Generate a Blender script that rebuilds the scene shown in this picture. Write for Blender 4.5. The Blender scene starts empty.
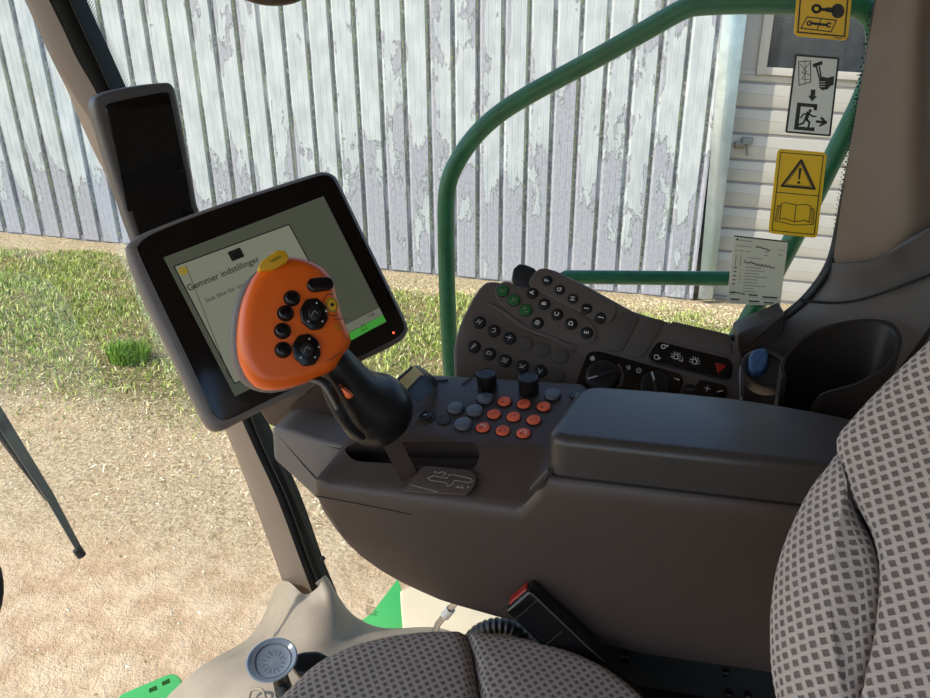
import bpy, math, random
import numpy as np
from mathutils import noise, Vector
random.seed(7); rng = np.random.default_rng(7)
col = bpy.context.scene.collection
A3 = lambda *p: np.array(p, float)
# ------------------------------------------------------------------ camera
F, CX, CY = 700., 465., 349.
d = A3(475-CX, -(2120.-CY), -F); d /= np.linalg.norm(d); UP = -d
fy = A3(0,0,-1) - UP*UP[2]*-1; fy /= np.linalg.norm(fy); rx = np.cross(fy, UP)
M = np.array([rx, fy, UP])
cd = bpy.data.cameras.new('camera'); cam = bpy.data.objects.new('camera', cd); col.objects.link(cam)
cd.sensor_width = 36; cd.lens = F/930*36; cd.clip_start = .01; cd.clip_end = 500
from mathutils import Matrix
cam.matrix_world = Matrix([list(M[0])+[0], list(M[1])+[0], list(M[2])+[0], [0,0,0,1]])
bpy.context.scene.camera = cam
def ray(px, py): return M @ A3(px-CX, -(py-CY), -F)
R = A3(.973,-.232,0); R /= np.linalg.norm(R); O = A3(-R[1], R[0], 0); ZZ = A3(0,0,1)
def K(r, v, z): return r*R + v*O + z*ZZ                       # cab coordinates: rearward, outboard, up
def Zp(px, py, z): q = ray(px, py); return q*(z/q[2])
def Vp(px, py, v): q = ray(px, py); return q*(v/q.dot(O))
def Dp(px, py, dist): q = ray(px, py); return q*(dist/np.linalg.norm(q))
class Fr:
    def __init__(s, o, x, y):
        s.o = np.array(o, float); s.x = x/np.linalg.norm(x); y = y - s.x*s.x.dot(y); s.y = y/np.linalg.norm(y); s.n = np.cross(s.x, s.y)
    def pt(s, u, v, w=0): return s.o + s.x*u + s.y*v + s.n*w
    def uv(s, px, py, w=0):
        q = ray(px, py); o = s.o + s.n*w; P = q*(o.dot(s.n)/q.dot(s.n)) - o
        return (P.dot(s.x), P.dot(s.y))
    def uvs(s, pts, w=0): return [s.uv(p[0], p[1], w) for p in pts]
    def off(s, w): return Fr(s.o+s.n*w, s.x, s.y)
def facing(px, py, dist, tilt=0, yaw=0, roll=0):
    """frame at a point, turned to the operator, then tilted up / turned"""
    o = Dp(px, py, dist); n = -o/np.linalg.norm(o); x = np.cross(ZZ, n); x /= np.linalg.norm(x); y = np.cross(n, x)
    def rot(v, k, a): a = math.radians(a); return v*math.cos(a)+np.cross(k, v)*math.sin(a)+k*k.dot(v)*(1-math.cos(a))
    y2 = rot(y, x, -tilt); x2 = x
    x2 = rot(x2, ZZ, yaw); y2 = rot(y2, ZZ, yaw); n2 = np.cross(x2, y2)
    return Fr(o, rot(x2, n2, roll), rot(y2, n2, roll))
# ------------------------------------------------------------------ materials
def lin(c): c = c/255.; return c/12.92 if c <= .04045 else ((c+.055)/1.055)**2.4
def L(c): return (lin(c[0]), lin(c[1]), lin(c[2]), 1)
class NT:
    def __init__(s, m): s.t = m.node_tree; s.n = s.t.nodes
    def new(s, ty, **kw):
        n = s.n.new(ty)
        for k, v in kw.items(): setattr(n, k, v)
        return n
    def link(s, a, b): s.t.links.new(a, b)
    def val(s, n, i, v):
        if hasattr(v, 'is_output') or hasattr(v, 'links'): s.link(v, n.inputs[i])
        else: n.inputs[i].default_value = v
    def m(s, op, a, b=0., c=0.):
        n = s.new('ShaderNodeMath', operation=op); s.val(n, 0, a); s.val(n, 1, b); s.val(n, 2, c); return n.outputs[0]
    def noise(s, vec, scale, detail=4, rough=.6, out=0):
        n = s.new('ShaderNodeTexNoise'); s.link(vec, n.inputs['Vector']); n.inputs['Scale'].default_value = scale
        n.inputs['Detail'].default_value = detail; n.inputs['Roughness'].default_value = rough; return n.outputs[out]
    def ramp(s, x, lo, hi):
        n = s.new('ShaderNodeMapRange', interpolation_type='SMOOTHSTEP'); s.val(n, 0, x); n.inputs[1].default_value = lo; n.inputs[2].default_value = hi; return n.outputs[0]
    def mix(s, f, a, b):
        n = s.new('ShaderNodeMix', data_type='RGBA'); s.val(n, 0, f); s.val(n, 6, a); s.val(n, 7, b); return n.outputs[2]
    def mul(s, vec, v3):
        n = s.new('ShaderNodeVectorMath', operation='MULTIPLY'); s.link(vec, n.inputs[0]); n.inputs[1].default_value = v3; return n.outputs[0]
MATS = {}
def mat(name, c, rough=.5, metal=0., vary=.06, bump=0., bscale=400., vscale=9., spec=.5, coat=0.):
    m = bpy.data.materials.new(name); m.use_nodes = True; t = NT(m); b = t.n['Principled BSDF']
    tc = t.new('ShaderNodeTexCoord').outputs['Object']
    c1 = L(c)
    f = t.noise(tc, vscale, 5)
    lo = tuple(max(0, x*(1-vary*2)) for x in c1[:3])+(1,); hi = tuple(min(1, x*(1+vary*2)) for x in c1[:3])+(1,)
    t.link(t.mix(f, lo, hi), b.inputs['Base Color'])
    b.inputs['Roughness'].default_value = rough; b.inputs['Metallic'].default_value = metal; b.inputs['Specular IOR Level'].default_value = spec
    b.inputs['Coat Weight'].default_value = coat; b.inputs['Coat Roughness'].default_value = .2
    if bump:
        bn = t.new('ShaderNodeBump'); bn.inputs['Strength'].default_value = bump; bn.inputs['Distance'].default_value = .001
        t.link(t.noise(tc, bscale, 2), bn.inputs['Height']); t.link(bn.outputs[0], b.inputs['Normal'])
    MATS[name] = m; return m
def emis(name, c, k=1.):
    m = bpy.data.materials.new(name); m.use_nodes = True; b = m.node_tree.nodes['Principled BSDF']
    b.inputs['Base Color'].default_value = (.01,.01,.01,1); b.inputs['Roughness'].default_value = .3
    b.inputs['Emission Color'].default_value = L(c); b.inputs['Emission Strength'].default_value = k
    MATS[name] = m; return m
mat('console_plastic', (74,62,56), .44, bump=.25, bscale=900, vary=.05)
mat('console_dark', (50,45,42), .5, bump=.2, bscale=900)
mat('lid_plastic', (66,61,58), .33, bump=.12, bscale=700)
mat('grey_shell', (116,109,105), .5, bump=.1)
mat('panel_plastic', (88,78,71), .5, bump=.15, bscale=900)
mat('panel_pad', (74,66,60), .55)
mat('gloss_black', (8,9,11), .16, vary=.02)
mat('satin_black', (16,17,19), .38, vary=.05)
mat('black_rubber', (22,23,25), .5, vary=.05)
mat('seal_olive', (40,41,36), .6, spec=.2)
mat('void_black', (7,7,7), .8)
mat('display_black', (6,6,8), .12)
mat('orange_plastic', (240,104,18), .36, vary=.03, coat=.15)
mat('orange_button', (236,104,62), .5, vary=.04)
mat('grey_button', (92,95,104), .33)
mat('yellow_plastic', (222,170,30), .42)
mat('yellow_dark', (170,140,30), .4)
mat('white_print', (225,225,222), .5, vary=.02)
mat('grey_print', (150,148,140), .5)
mat('red_print', (190,30,30), .5)
mat('red_plastic', (150,30,22), .4)
mat('green_button', (28,96,44), .42)
mat('blue_plastic', (52,84,118), .45)
mat('handrail_green', (24,98,66), .38, vary=.25, vscale=30, bump=.1)
mat('machine_green', (62,166,84), .4, vary=.06)
mat('beige_trim', (186,168,150), .55, vary=.06, bump=.1)
mat('pillar_trim', (112,99,88), .58, vary=.05, bump=.15, bscale=700)
mat('pillar_low', (86,84,84), .5, bump=.15, bscale=700)
mat('floor_grey', (142,129,112), .55, vary=.18, vscale=14, bump=.2, bscale=300)
mat('sticker_yellow', (228,186,10), .35, vary=.02)
mat('sticker_white', (214,222,222), .35, vary=.02)
mat('sticker_black', (14,14,14), .4)
mat('paper', (206,208,188), .7, vary=.03)
mat('chrome', (190,192,195), .2, metal=1)
mat('steel', (120,120,120), .35, metal=1)
mat('wiper_grey', (96,100,100), .35)
mat('beige_panel', (206,190,160), .6)
mat('roof_liner', (120,112,105), .8)
mat('door_white', (182,175,163), .6, vary=.07, vscale=3)
mat('door_line', (128,126,124), .6)
mat('flashing', (176,188,194), .24, metal=.75, vary=.14, vscale=5, bump=1.0, bscale=9)
mat('window_dark', (58,62,66), .12, vary=.3, vscale=6)
mat('bluish_clear', (104,114,128), .12, vary=.1)
mat('pebble', (222,200,164), .85, vary=.2, vscale=2)
emis('scr_bg', (92,97,82), .55); emis('scr_dialog', (148,152,132), .6); emis('scr_bar', (132,134,118), .6)
emis('scr_green', (70,165,62), .7); emis('scr_dark', (28,30,26), .4); emis('scr_black', (8,9,6), .2); emis('scr_yellow', (170,150,50), .6); emis('led_red', (255,70,50), 6.)
def mk_glass():
    m = bpy.data.materials.new('clear_glass'); m.use_nodes = True; t = NT(m); t.n.clear()
    o = t.new('ShaderNodeOutputMaterial'); mx = t.new('ShaderNodeMixShader'); tr = t.new('ShaderNodeBsdfTransparent'); gl = t.new('ShaderNodeBsdfGlossy')
    tr.inputs[0].default_value = (.97,.985,.975,1); gl.inputs['Roughness'].default_value = .02
    fr = t.new('ShaderNodeFresnel'); fr.inputs[0].default_value = 1.3
    t.link(t.m('MINIMUM', t.m('MULTIPLY', fr.outputs[0], .35), .06), mx.inputs[0]); t.link(tr.outputs[0], mx.inputs[1]); t.link(gl.outputs[0], mx.inputs[2]); t.link(mx.outputs[0], o.inputs[0])
    MATS['clear_glass'] = m
mk_glass()
def mk_fabric(name, base, dark, px, py, depth=1.):
    m = bpy.data.materials.new(name); m.use_nodes = True; t = NT(m); b = t.n['Principled BSDF']
    uv = t.new('ShaderNodeUVMap').outputs[0]; sp = t.new('ShaderNodeSeparateXYZ'); t.link(uv, sp.inputs[0])
    x = t.m('DIVIDE', sp.outputs[0], px); y = t.m('DIVIDE', sp.outputs[1], py)
    row = t.m('FLOOR', y); par = t.m('MODULO', t.m('ABSOLUTE', row), 2.)
    fx = t.m('SUBTRACT', t.m('FRACT', t.m('ADD', x, t.m('MULTIPLY', par, .5))), .5); fyv = t.m('SUBTRACT', t.m('FRACT', y), .5)
    nz = t.noise(uv, 900, 2)
    rr = t.m('ADD', t.m('ADD', t.m('MULTIPLY', t.m('ABSOLUTE', fx), 1.0), t.m('MULTIPLY', t.m('ABSOLUTE', fyv), .62)), t.m('MULTIPLY', t.m('SUBTRACT', nz, .5), .30))
    dot = t.m('SUBTRACT', 1., t.ramp(rr, .24, .40))
    # woven yarns
    yarn = t.m('MULTIPLY', t.m('SINE', t.m('MULTIPLY', sp.outputs[1], 6.283/.0011)), t.m('SINE', t.m('MULTIPLY', sp.outputs[0], 6.283/.0016)))
    c0 = t.mix(t.m('MULTIPLY_ADD', yarn, .5, .5), tuple(v*.82 for v in L(base)[:3])+(1,), tuple(min(1,v*1.12) for v in L(base)[:3])+(1,))
    c1 = t.mix(dot, c0, L(dark))
    t.link(c1, b.inputs['Base Color']); b.inputs['Roughness'].default_value = .9; b.inputs['Specular IOR Level'].default_value = .2
    b.inputs['Sheen Weight'].default_value = .2
    bn = t.new('ShaderNodeBump'); bn.inputs['Strength'].default_value = .9*depth; bn.inputs['Distance'].default_value = .0015
    t.link(t.m('ADD', t.m('SUBTRACT', 1., dot), t.m('MULTIPLY', yarn, .18)), bn.inputs['Height']); t.link(bn.outputs[0], b.inputs['Normal'])
    MATS[name] = m
mk_fabric('seat_fabric', (212,198,188), (124,111,105), .0102, .0066)
mk_fabric('cushion_fabric', (198,182,168), (120,107,98), .0118, .0074)
# ------------------------------------------------------------------ mesh builder
class MB:
    def __init__(s): s.v = []; s.f = []; s.m = []; s.uv = []; s.mats = []; s.hasuv = False
    def mi(s, name):
        if name not in s.mats: s.mats.append(name)
        return s.mats.index(name)
    def add(s, vs, fs, mt, uvs=None):
        k = len(s.v); s.v += [tuple(map(float, p)) for p in vs]; i = s.mi(mt)
        for f in fs: s.f.append(tuple(k+a for a in f)); s.m.append(i)
        if uvs is not None: s.hasuv = True
        s.uv += [tuple(u) for u in uvs] if uvs is not None else [(0,0)]*len(vs)
    def loft(s, rings, mt, caps=True, closed=True, uvs=None):
        n = len(rings[0]); vs = [p for r in rings for p in r]; fs = []
        for i in range(len(rings)-1):
            for j in range(n if closed else n-1):
                a, b = i*n+j, i*n+(j+1)%n; fs.append((a, b, b+n, a+n))
        if caps: fs.append(tuple(range(n))[::-1]); fs.append(tuple((len(rings)-1)*n+j for j in range(n)))
        s.add(vs, fs, mt, uvs)
    def slab(s, fr, out, w, depth, mt, r=.002, seg=3, under=False, topmat=None, uv=False, dome=0.):
        """plate with outline in frame coordinates, top at height w, rounded edge"""
        P = np.array(out, float)
        ar = .5*np.sum(P[:,0]*np.roll(P[:,1],-1)-np.roll(P[:,0],-1)*P[:,1])
        if ar < 0: P = P[::-1]
        e = np.roll(P,-1,0)-P; e /= np.linalg.norm(e,axis=1)[:,None]+1e-12; nn = np.stack([e[:,1],-e[:,0]],1)
        nv = nn+np.roll(nn,1,0); l = np.linalg.norm(nv,axis=1)[:,None]+1e-9; nv = nv/l; cosv = np.clip(np.sum(nv*nn,1)[:,None],.5,1); nv = nv/cosv
        rings = []; uvl = []
        def ring(ins, h): Q = P-nv*ins; rings.append([fr.pt(a,b,h) for a,b in Q]); uvl.extend([(a,b) for a,b in Q])
        if under:
            for k in range(seg): a = math.pi/2*k/seg; ring(r*(1-math.sin(a)), w-depth+r*(1-math.cos(a)))
            ring(0, w-depth+r)
        else: ring(0, w-depth)
        for k in range(seg+1): a = math.pi/2*k/seg; ring(r*(1-math.cos(a)), w-r+r*math.sin(a))
        s.loft(rings, mt, True, True, uvl if uv else None)
        if topmat: s.m[-1] = s.mi(topmat)
    def tube(s, pts, rad, mt, n=12, caps=True, flat=1.):
        P = [np.array(p,float) for p in pts]; rad = rad if hasattr(rad,'__len__') else [rad]*len(P); rings = []; ref = None
        for i,p in enumerate(P):
            t = P[min(i+1,len(P)-1)]-P[max(i-1,0)]; t = t/np.linalg.norm(t)
            if ref is None: ref = np.cross(t, A3(0,0,1) if abs(t[2])<.9 else A3(0,1,0))
            ref = ref-t*ref.dot(t); ref /= np.linalg.norm(ref); b = np.cross(t,ref)
            rings.append([p+rad[i]*(ref*math.cos(a)*flat+b*math.sin(a)) for a in [2*math.pi*k/n for k in range(n)]])
        s.loft(rings, mt, caps)
    def disc(s, fr, u, v, w, rad, h, mt, r=.001, n=24, sx=1., topmat=None, seg=3):
        s.slab(fr, [(u+rad*sx*math.cos(2*math.pi*k/n), v+rad*math.sin(2*math.pi*k/n)) for k in range(n)], w+h, h, mt, min(r,h*.95), seg, topmat=topmat)
    def ribbon(s, fr, pts, width, w, mt, th=.0003, closed=False):
        P = np.array(pts,float)
        if closed: P = np.vstack([P,P[:1]])
        for i in range(len(P)-1):
            a,b = P[i],P[i+1]; t = b-a; l = np.linalg.norm(t)
            if l < 1e-9: continue
            t = t/l; n = A3(-t[1],t[0])[:2]*width/2; e = t*width*.35
            q = [a-e-n,b+e-n,b+e+n,a-e+n]
            s.add([fr.pt(x,y,w) for x,y in q]+[fr.pt(x,y,w-th) for x,y in q],[(0,1,2,3),(0,4,5,1),(1,5,6,2),(2,6,7,3),(3,7,4,0)],mt)
    def flat(s, fr, pts, w, mt, th=.0004):
        P = np.array(pts,float)
        if .5*np.sum(P[:,0]*np.roll(P[:,1],-1)-np.roll(P[:,0],-1)*P[:,1]) < 0: P = P[::-1]
        n = len(P); s.add([fr.pt(x,y,w) for x,y in P]+[fr.pt(x,y,w-th) for x,y in P],[tuple(range(n))]+[(i,i+n,(i+1)%n+n,(i+1)%n) for i in range(n)],mt)
    def text(s, fr, txt, u, v, w, size, mt, rot=0., center=True, shear=0., bold=0.):
        cu = bpy.data.curves.new('t','FONT'); cu.body = txt; cu.size = size; cu.offset = bold; cu.resolution_u = 3; cu.shear = shear
        if center: cu.align_x = 'CENTER'; cu.align_y = 'CENTER'
        o = bpy.data.objects.new('t',cu); col.objects.link(o); bpy.context.view_layer.update()
        me = o.evaluated_get(bpy.context.evaluated_depsgraph_get()).to_mesh(); c,sn = math.cos(rot),math.sin(rot)
        vs = [fr.pt(u+p.co.x*c-p.co.y*sn, v+p.co.x*sn+p.co.y*c, w) for p in me.vertices]; fs = [tuple(f.vertices) for f in me.polygons]
        if vs: s.add(vs,fs,mt)
        bpy.data.objects.remove(o); bpy.data.curves.remove(cu)
    def build(s, name, parent=None, angle=38, **kw):
        me = bpy.data.meshes.new(name); me.from_pydata(s.v, [], s.f); me.update()
        for n in s.mats: me.materials.append(MATS[n])
        me.polygons.foreach_set('material_index', s.m)
        if s.hasuv:
            l = me.uv_layers.new(name='UVMap'); vi = np.empty(len(me.loops),int); me.loops.foreach_get('vertex_index',vi)
            l.data.foreach_set('uv', np.array(s.uv)[vi].ravel())
        me.polygons.foreach_set('use_smooth',[True]*len(me.polygons))
        if angle < 180: me.set_sharp_from_angle(angle=math.radians(angle))
        o = bpy.data.objects.new(name, me); col.objects.link(o)
        if parent is not None: o.parent = parent; o.matrix_parent_inverse = parent.matrix_world.inverted()
        for k,x in kw.items(): o[k] = x
        return o
def tag(o, label, cat, group=None, kind=None):
    if label: o['label'] = label
    if cat: o['category'] = cat
    if group: o['group'] = group
    if kind: o['kind'] = kind
    return o
def empty(name, loc, label, cat, group=None):
    o = bpy.data.objects.new(name, None); o.location = [float(x) for x in loc]; o.empty_display_size = .05; col.objects.link(o)
    bpy.context.view_layer.update(); return tag(o, label, cat, group)
def rp(pts, r, seg=5):
    """round the corners of a polygon"""
    P = [np.array(p[:2],float) for p in pts]; out = []; n = len(P)
    for i in range(n):
        a,b,c = P[i-1],P[i],P[(i+1)%n]; rr = r[i] if hasattr(r,'__len__') else r
        d1 = min(rr,np.linalg.norm(a-b)*.49); d2 = min(rr,np.linalg.norm(c-b)*.49)
        if rr <= 0: out.append(b); continue
        p = b+(a-b)/np.linalg.norm(a-b)*d1; q = b+(c-b)/np.linalg.norm(c-b)*d2
        for k in range(seg+1):
            t = k/seg; out.append(p*(1-t)**2+b*2*t*(1-t)+q*t*t)
    return out
def cr(pts, n=6, closed=False):
    """Catmull-Rom through points"""
    P = [np.array(p,float) for p in pts]; out = []; m = len(P)
    for i in range(m if closed else m-1):
        g = (lambda k: P[k%m]) if closed else (lambda k: P[max(0,min(m-1,k))])
        a,b,c,e = g(i-1),g(i),g(i+1),g(i+2)
        for k in range(n):
            t = k/n; out.append(.5*((2*b)+(c-a)*t+(2*a-5*b+4*c-e)*t*t+(3*b-a-3*c+e)*t**3))
    if not closed: out.append(P[-1])
    return out
def patch(mb, rows, mt, th=.01, n=5, dirn=None):
    """smooth solid sheet through rows of 3D points"""
    rr = [cr(r,n) for r in rows]; cols = list(zip(*rr)); cc = [cr(c,n) for c in cols]; G = np.array(cc)     # cols x rows
    a,b = G.shape[:2]; du = np.gradient(G,axis=0); dv = np.gradient(G,axis=1); N = np.cross(du,dv); N /= np.linalg.norm(N,axis=2)[:,:,None]+1e-9
    if np.sum(N*G) > 0: N = -N
    if dirn is not None: N = np.broadcast_to(-np.array(dirn), N.shape)
    B = G-N*th; vs = list(G.reshape(-1,3))+list(B.reshape(-1,3)); k = a*b; fs = []
    for i in range(a-1):
        for j in range(b-1):
            q = (i*b+j,i*b+j+1,(i+1)*b+j+1,(i+1)*b+j); fs.append(q); fs.append(tuple(x+k for x in q[::-1]))
    for i in range(a-1): fs += [(i*b,(i+1)*b,(i+1)*b+k,i*b+k),(i*b+b-1,i*b+b-1+k,(i+1)*b+b-1+k,(i+1)*b+b-1)]
    for j in range(b-1): fs += [(j,j+k,j+1+k,j+1),((a-1)*b+j,(a-1)*b+j+1,(a-1)*b+j+1+k,(a-1)*b+j+k)]
    mb.add(vs,fs,mt)
def boolean(o, mb):
    c = mb.build('cutter'); md = o.modifiers.new('b','BOOLEAN'); md.object = c; md.operation = 'DIFFERENCE'; md.solver = 'EXACT'
    bpy.context.view_layer.update(); me = bpy.data.meshes.new_from_object(o.evaluated_get(bpy.context.evaluated_depsgraph_get()))
    o.modifiers.clear(); o.data = me; me.set_sharp_from_angle(angle=math.radians(38)); bpy.data.objects.remove(c)
def box(mb, fr, u0,u1,v0,v1,w,depth,mt,r=.003,seg=3,under=True):
    mb.slab(fr, rp([(u0,v0),(u1,v0),(u1,v1),(u0,v1)],min(r*1.2,abs(u1-u0)*.45)), w, depth, mt, r, seg, under=under)
#@@PARTS@@
# ================================================================== OUTSIDE
TH = math.radians(9); WS = A3(math.cos(TH),-math.sin(TH),0); WN = A3(-math.sin(TH),-math.cos(TH),0); WD = -10.774
PITCH, S0 = .3635, -5.840
def gz(s): return -3.1-.062*(s+1.456)
def wallpt(px, py, dd=0):
    q = ray(px,py); P = q*((WD-dd)/q.dot(WN)); return P.dot(WS), P[2]
def onwall(o):                                       # local x along the barn, y away from us, z up
    P = WN*WD
    o.matrix_world = Matrix([[WS[0],-WN[0],0,P[0]],[WS[1],-WN[1],0,P[1]],[0,0,1,0],[0,0,0,1]])
class Loc(Fr): pass
LW = Fr(A3(0,0,0),A3(1,0,0),A3(0,0,1))               # x right, y up, n = towards us (-y)
def mk_wall():
    m = bpy.data.materials.new('flaking_paint'); m.use_nodes = True; t = NT(m); b = t.n['Principled BSDF']
    tc = t.new('ShaderNodeTexCoord').outputs['Object']; sp = t.new('ShaderNodeSeparateXYZ'); t.link(tc, sp.inputs[0]); x, z = sp.outputs[0], sp.outputs[2]
    xm = t.m('FRACT', t.m('DIVIDE', t.m('SUBTRACT', x, S0-.05), PITCH))
    pan = t.m('FLOOR', t.m('DIVIDE', t.m('SUBTRACT', x, S0-.05), PITCH))
    big = t.noise(t.mul(tc,(1.6,1,.55)), 1.1, 3, .5); mid = t.noise(t.mul(tc,(1,1,.45)), 5., 5, .6); fine = t.noise(t.mul(tc,(1,1,.6)), 26., 6, .7)
    wn = t.new('ShaderNodeTexWhiteNoise', noise_dimensions='1D'); t.link(pan, wn.inputs[1])
    low = t.m('SUBTRACT', 1., t.ramp(z, -2.3, -.6)); right = t.ramp(x, -3.6, -2.4)
    q = t.m('ADD', t.m('MULTIPLY', big, .96), t.m('ADD', t.m('MULTIPLY', mid, .55), t.m('MULTIPLY', fine, .22)))
    q = t.m('ADD', q, t.m('ADD', t.m('MULTIPLY', low, .22), t.m('ADD', t.m('MULTIPLY', wn.outputs[0], .10), t.m('MULTIPLY', right, .05))))
    groove = t.m('SUBTRACT', 1., t.ramp(t.m('ABSOLUTE', t.m('SUBTRACT', xm, .20)), .10, .20))
    q = t.m('ADD', q, t.m('MULTIPLY', groove, .07))
    peel = t.ramp(q, 1.075, 1.087)
    # lowest band at the far end lost its paint completely
    edge = t.m('ADD', -2.02, t.m('MULTIPLY', t.m('SUBTRACT', fine, .5), .5)); bare = t.m('MULTIPLY', t.m('SUBTRACT', 1., t.ramp(t.m('SUBTRACT', z, edge), -.01, .01)), t.m('SUBTRACT', 1., t.ramp(x, -4.6, -4.5)))
    peel = t.m('MAXIMUM', peel, bare)
    rim = t.m('MULTIPLY', t.ramp(q, 1.06, 1.073), t.m('SUBTRACT', 1., peel))
    paint = t.mix(t.ramp(mid,.3,.7), L((176,180,180)), L((200,202,200))); metal = t.mix(t.ramp(fine,.3,.7), L((152,151,157)), L((176,175,180)))
    c = t.mix(peel, paint, metal); c = t.mix(t.m('MULTIPLY', rim, .75), c, L((88,88,86)))
    flake = t.ramp(t.m('ADD', t.noise(t.mul(tc,(1,1,.35)), 9, 3), t.m('MULTIPLY', t.noise(tc, 60, 3), .25)), .66, .72)
    near = t.m('SUBTRACT', 1., t.ramp(t.m('ABSOLUTE', t.m('SUBTRACT', xm, .03)), .03, .06))
    near2 = t.m('SUBTRACT', 1., t.ramp(t.m('ABSOLUTE', t.m('SUBTRACT', xm, .10)), .05, .09))
    dirt = t.m('MULTIPLY', near2, t.ramp(t.m('ADD', t.noise(t.mul(tc,(1,1,.22)), 4, 4), t.m('MULTIPLY', fine, .3)), .56, .63))
    dirt = t.m('MULTIPLY', dirt, t.ramp(t.noise(t.mul(tc,(1,1,.5)), 30, 4, .7), .36, .5))
    c = t.mix(t.m('MULTIPLY', dirt, .8), c, L((92,90,88)))
    moss = t.m('MULTIPLY', near, t.ramp(t.m('ADD', t.noise(t.mul(tc,(1,1,.25)), 3.5, 3), t.m('MULTIPLY', t.noise(t.mul(tc,(1,1,.5)), 40, 3), .35)), .64, .70))
    moss = t.m('MULTIPLY', moss, t.ramp(t.noise(t.mul(tc,(1,1,.6)), 55, 2, .6), .47, .56))
    c = t.mix(t.m('MULTIPLY', moss, .85), c, L((206,214,140)))
    t.link(c, b.inputs['Base Color']); b.inputs['Roughness'].default_value = .5; b.inputs['Specular IOR Level'].default_value = .3
    bn = t.new('ShaderNodeBump'); bn.inputs['Strength'].default_value = .9; bn.inputs['Distance'].default_value = .006
    t.link(t.m('ADD', t.m('MULTIPLY', peel, -.8), t.m('ADD', t.m('MULTIPLY', dirt, t.noise(tc, 70, 3)), t.m('MULTIPLY', mid, .5))), bn.inputs['Height']); t.link(bn.outputs[0], b.inputs['Normal'])
    MATS['flaking_paint'] = m
mk_wall()
SC = 1.866                                            # the corner of the sheeting
w = MB(); prof = [(-.055,0),(-.046,-.040),(.008,-.040),(.042,0),(.134,0),(.141,-.003),(.148,0),(.226,0),(.233,-.003),(.240,0)]
xs = []
for k in range(-24, 23):
    for a, dp in prof:
        if -14 < S0+PITCH*k+a < SC: xs.append((S0+PITCH*k+a, -dp))
xs = [(-14.5,0)]+xs+[(SC,0)]
nr = len(xs); vs = []
for (x, y) in xs: vs += [(x, y, gz(x)+.03), (x, y, 1.9)]
for (x, y) in xs: vs += [(x, y+.004, gz(x)+.03), (x, y+.004, 1.9)]
fs = []
for i in range(nr-1): fs += [(2*i,2*i+2,2*i+3,2*i+1), (2*nr+2*i,2*nr+2*i+1,2*nr+2*i+3,2*nr+2*i+2), (2*i,2*nr+2*i,2*nr+2*i+2,2*i+2), (2*i+1,2*i+3,2*nr+2*i+3,2*nr+2*i+1)]
w.add(vs, fs, 'flaking_paint'); wall = w.build('wall_back', angle=12, kind='structure'); wall['label'] = 'corrugated barn wall with flaking white paint'; onwall(wall)
w = MB(); w.slab(LW, [(-14.5,1.88),(SC+4.5,1.88),(SC+4.5,2.2),(-14.5,2.2)], .25, .5, 'door_white', .01); o = w.build('trim_4', kind='structure', label='white eaves board along the top of the barn'); onwall(o)
w = MB(); w.slab(LW, [(-14.5,-3.6),(SC,-3.6),(SC,gz(SC)+.09),(-14.5,gz(-14.5)+.09)], -.02, .3, 'door_line', .01); o = w.build('wall_base', kind='structure', label='low grey foundation under the barn wall'); onwall(o)
# corner flashing: a dented bright metal strip
def fl(px,py): return wallpt(px,py)
fa, fb, fc, fe = fl(727,-40), fl(753,-40), fl(712,298), fl(698,298)
w = MB(); rowsf = []
for k in range(14):
    f = k/13; l = np.array(fa)*(1-f)+np.array(fe)*f; r_ = np.array(fb)*(1-f)+np.array(fc)*f; r_ = r_+A3(.05,0)[:2] if False else r_
    row = []
    for j in range(7):
        g = j/6; p = l*(1-g)+r_*g; row.append((p[0], -.03-.03*math.sin(g*math.pi)-.11*abs(noise.noise(Vector((g*2.5,f*7,3))))*(1-abs(2*g-1)), p[1]))
    row.append((r_[0]+.004,.5,r_[1])); rowsf.append(row)
n8 = 8; vs = [p for r_ in rowsf for p in r_]; vs2 = [(p[0]-.0,p[1]+.006,p[2]) for p in vs]; k = len(vs); fs = []
for i in range(13):
    for j in range(7): q = (i*n8+j,(i+1)*n8+j,(i+1)*n8+j+1,i*n8+j+1); fs += [q, tuple(a+k for a in q[::-1])]
w.add(vs+vs2, fs, 'flashing'); o = w.build('trim_1', angle=60, kind='structure', label='dented bright metal corner flashing of the barn'); onwall(o)
# sectional door set back behind the corner
DB = .35
dr = empty('door_1', (0,0,0), 'white sectional barn door with a dark window', None); dr['kind'] = 'structure'; onwall(dr); bpy.context.view_layer.update()
def dl(px,py):
    s_, z_ = wallpt(px,py,DB); return (s_, z_)
LD = Fr(A3(0,DB,0),A3(1,0,0),A3(0,0,1))
def part_on(mb, name, parent, **kw):
    o = mb.build(name, None, **kw); o.parent = parent; return o
w = MB(); sl = -.062; zs = [wallpt(745,y,DB)[1] for y in (69,82.6,108,134,160,182.6,207.6,229,252,276,297)]; s0 = .05
w.slab(LD, [(s0-.4,-3.6),(6.5,-4.0),(6.5,1.9),(s0-.4,1.9)], -.02, .05, 'door_white', .002)
def zat(z, s_): return z+sl*(s_-wallpt(745,150,DB)[0])
for a, b in zip(zs[:-1], zs[1:]):
    w.slab(LD, rp([(s0-.3,zat(b,s0-.3)+.018),(6.4,zat(b,6.4)+.018),(6.4,zat(a,6.4)-.018),(s0-.3,zat(a,s0-.3)-.018)],.01), .0, .03, 'door_white', .012)
    w.slab(LD, [(s0-.3,zat(b,s0-.3)-.02),(6.4,zat(b,6.4)-.02),(6.4,zat(b,6.4)+.012),(s0-.3,zat(b,s0-.3)+.012)], -.012, .02, 'door_line', .002)
part_on(w, 'door_panel', dr)
w = MB(); wa = dl(766,67); wc = dl(872,67)
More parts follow.
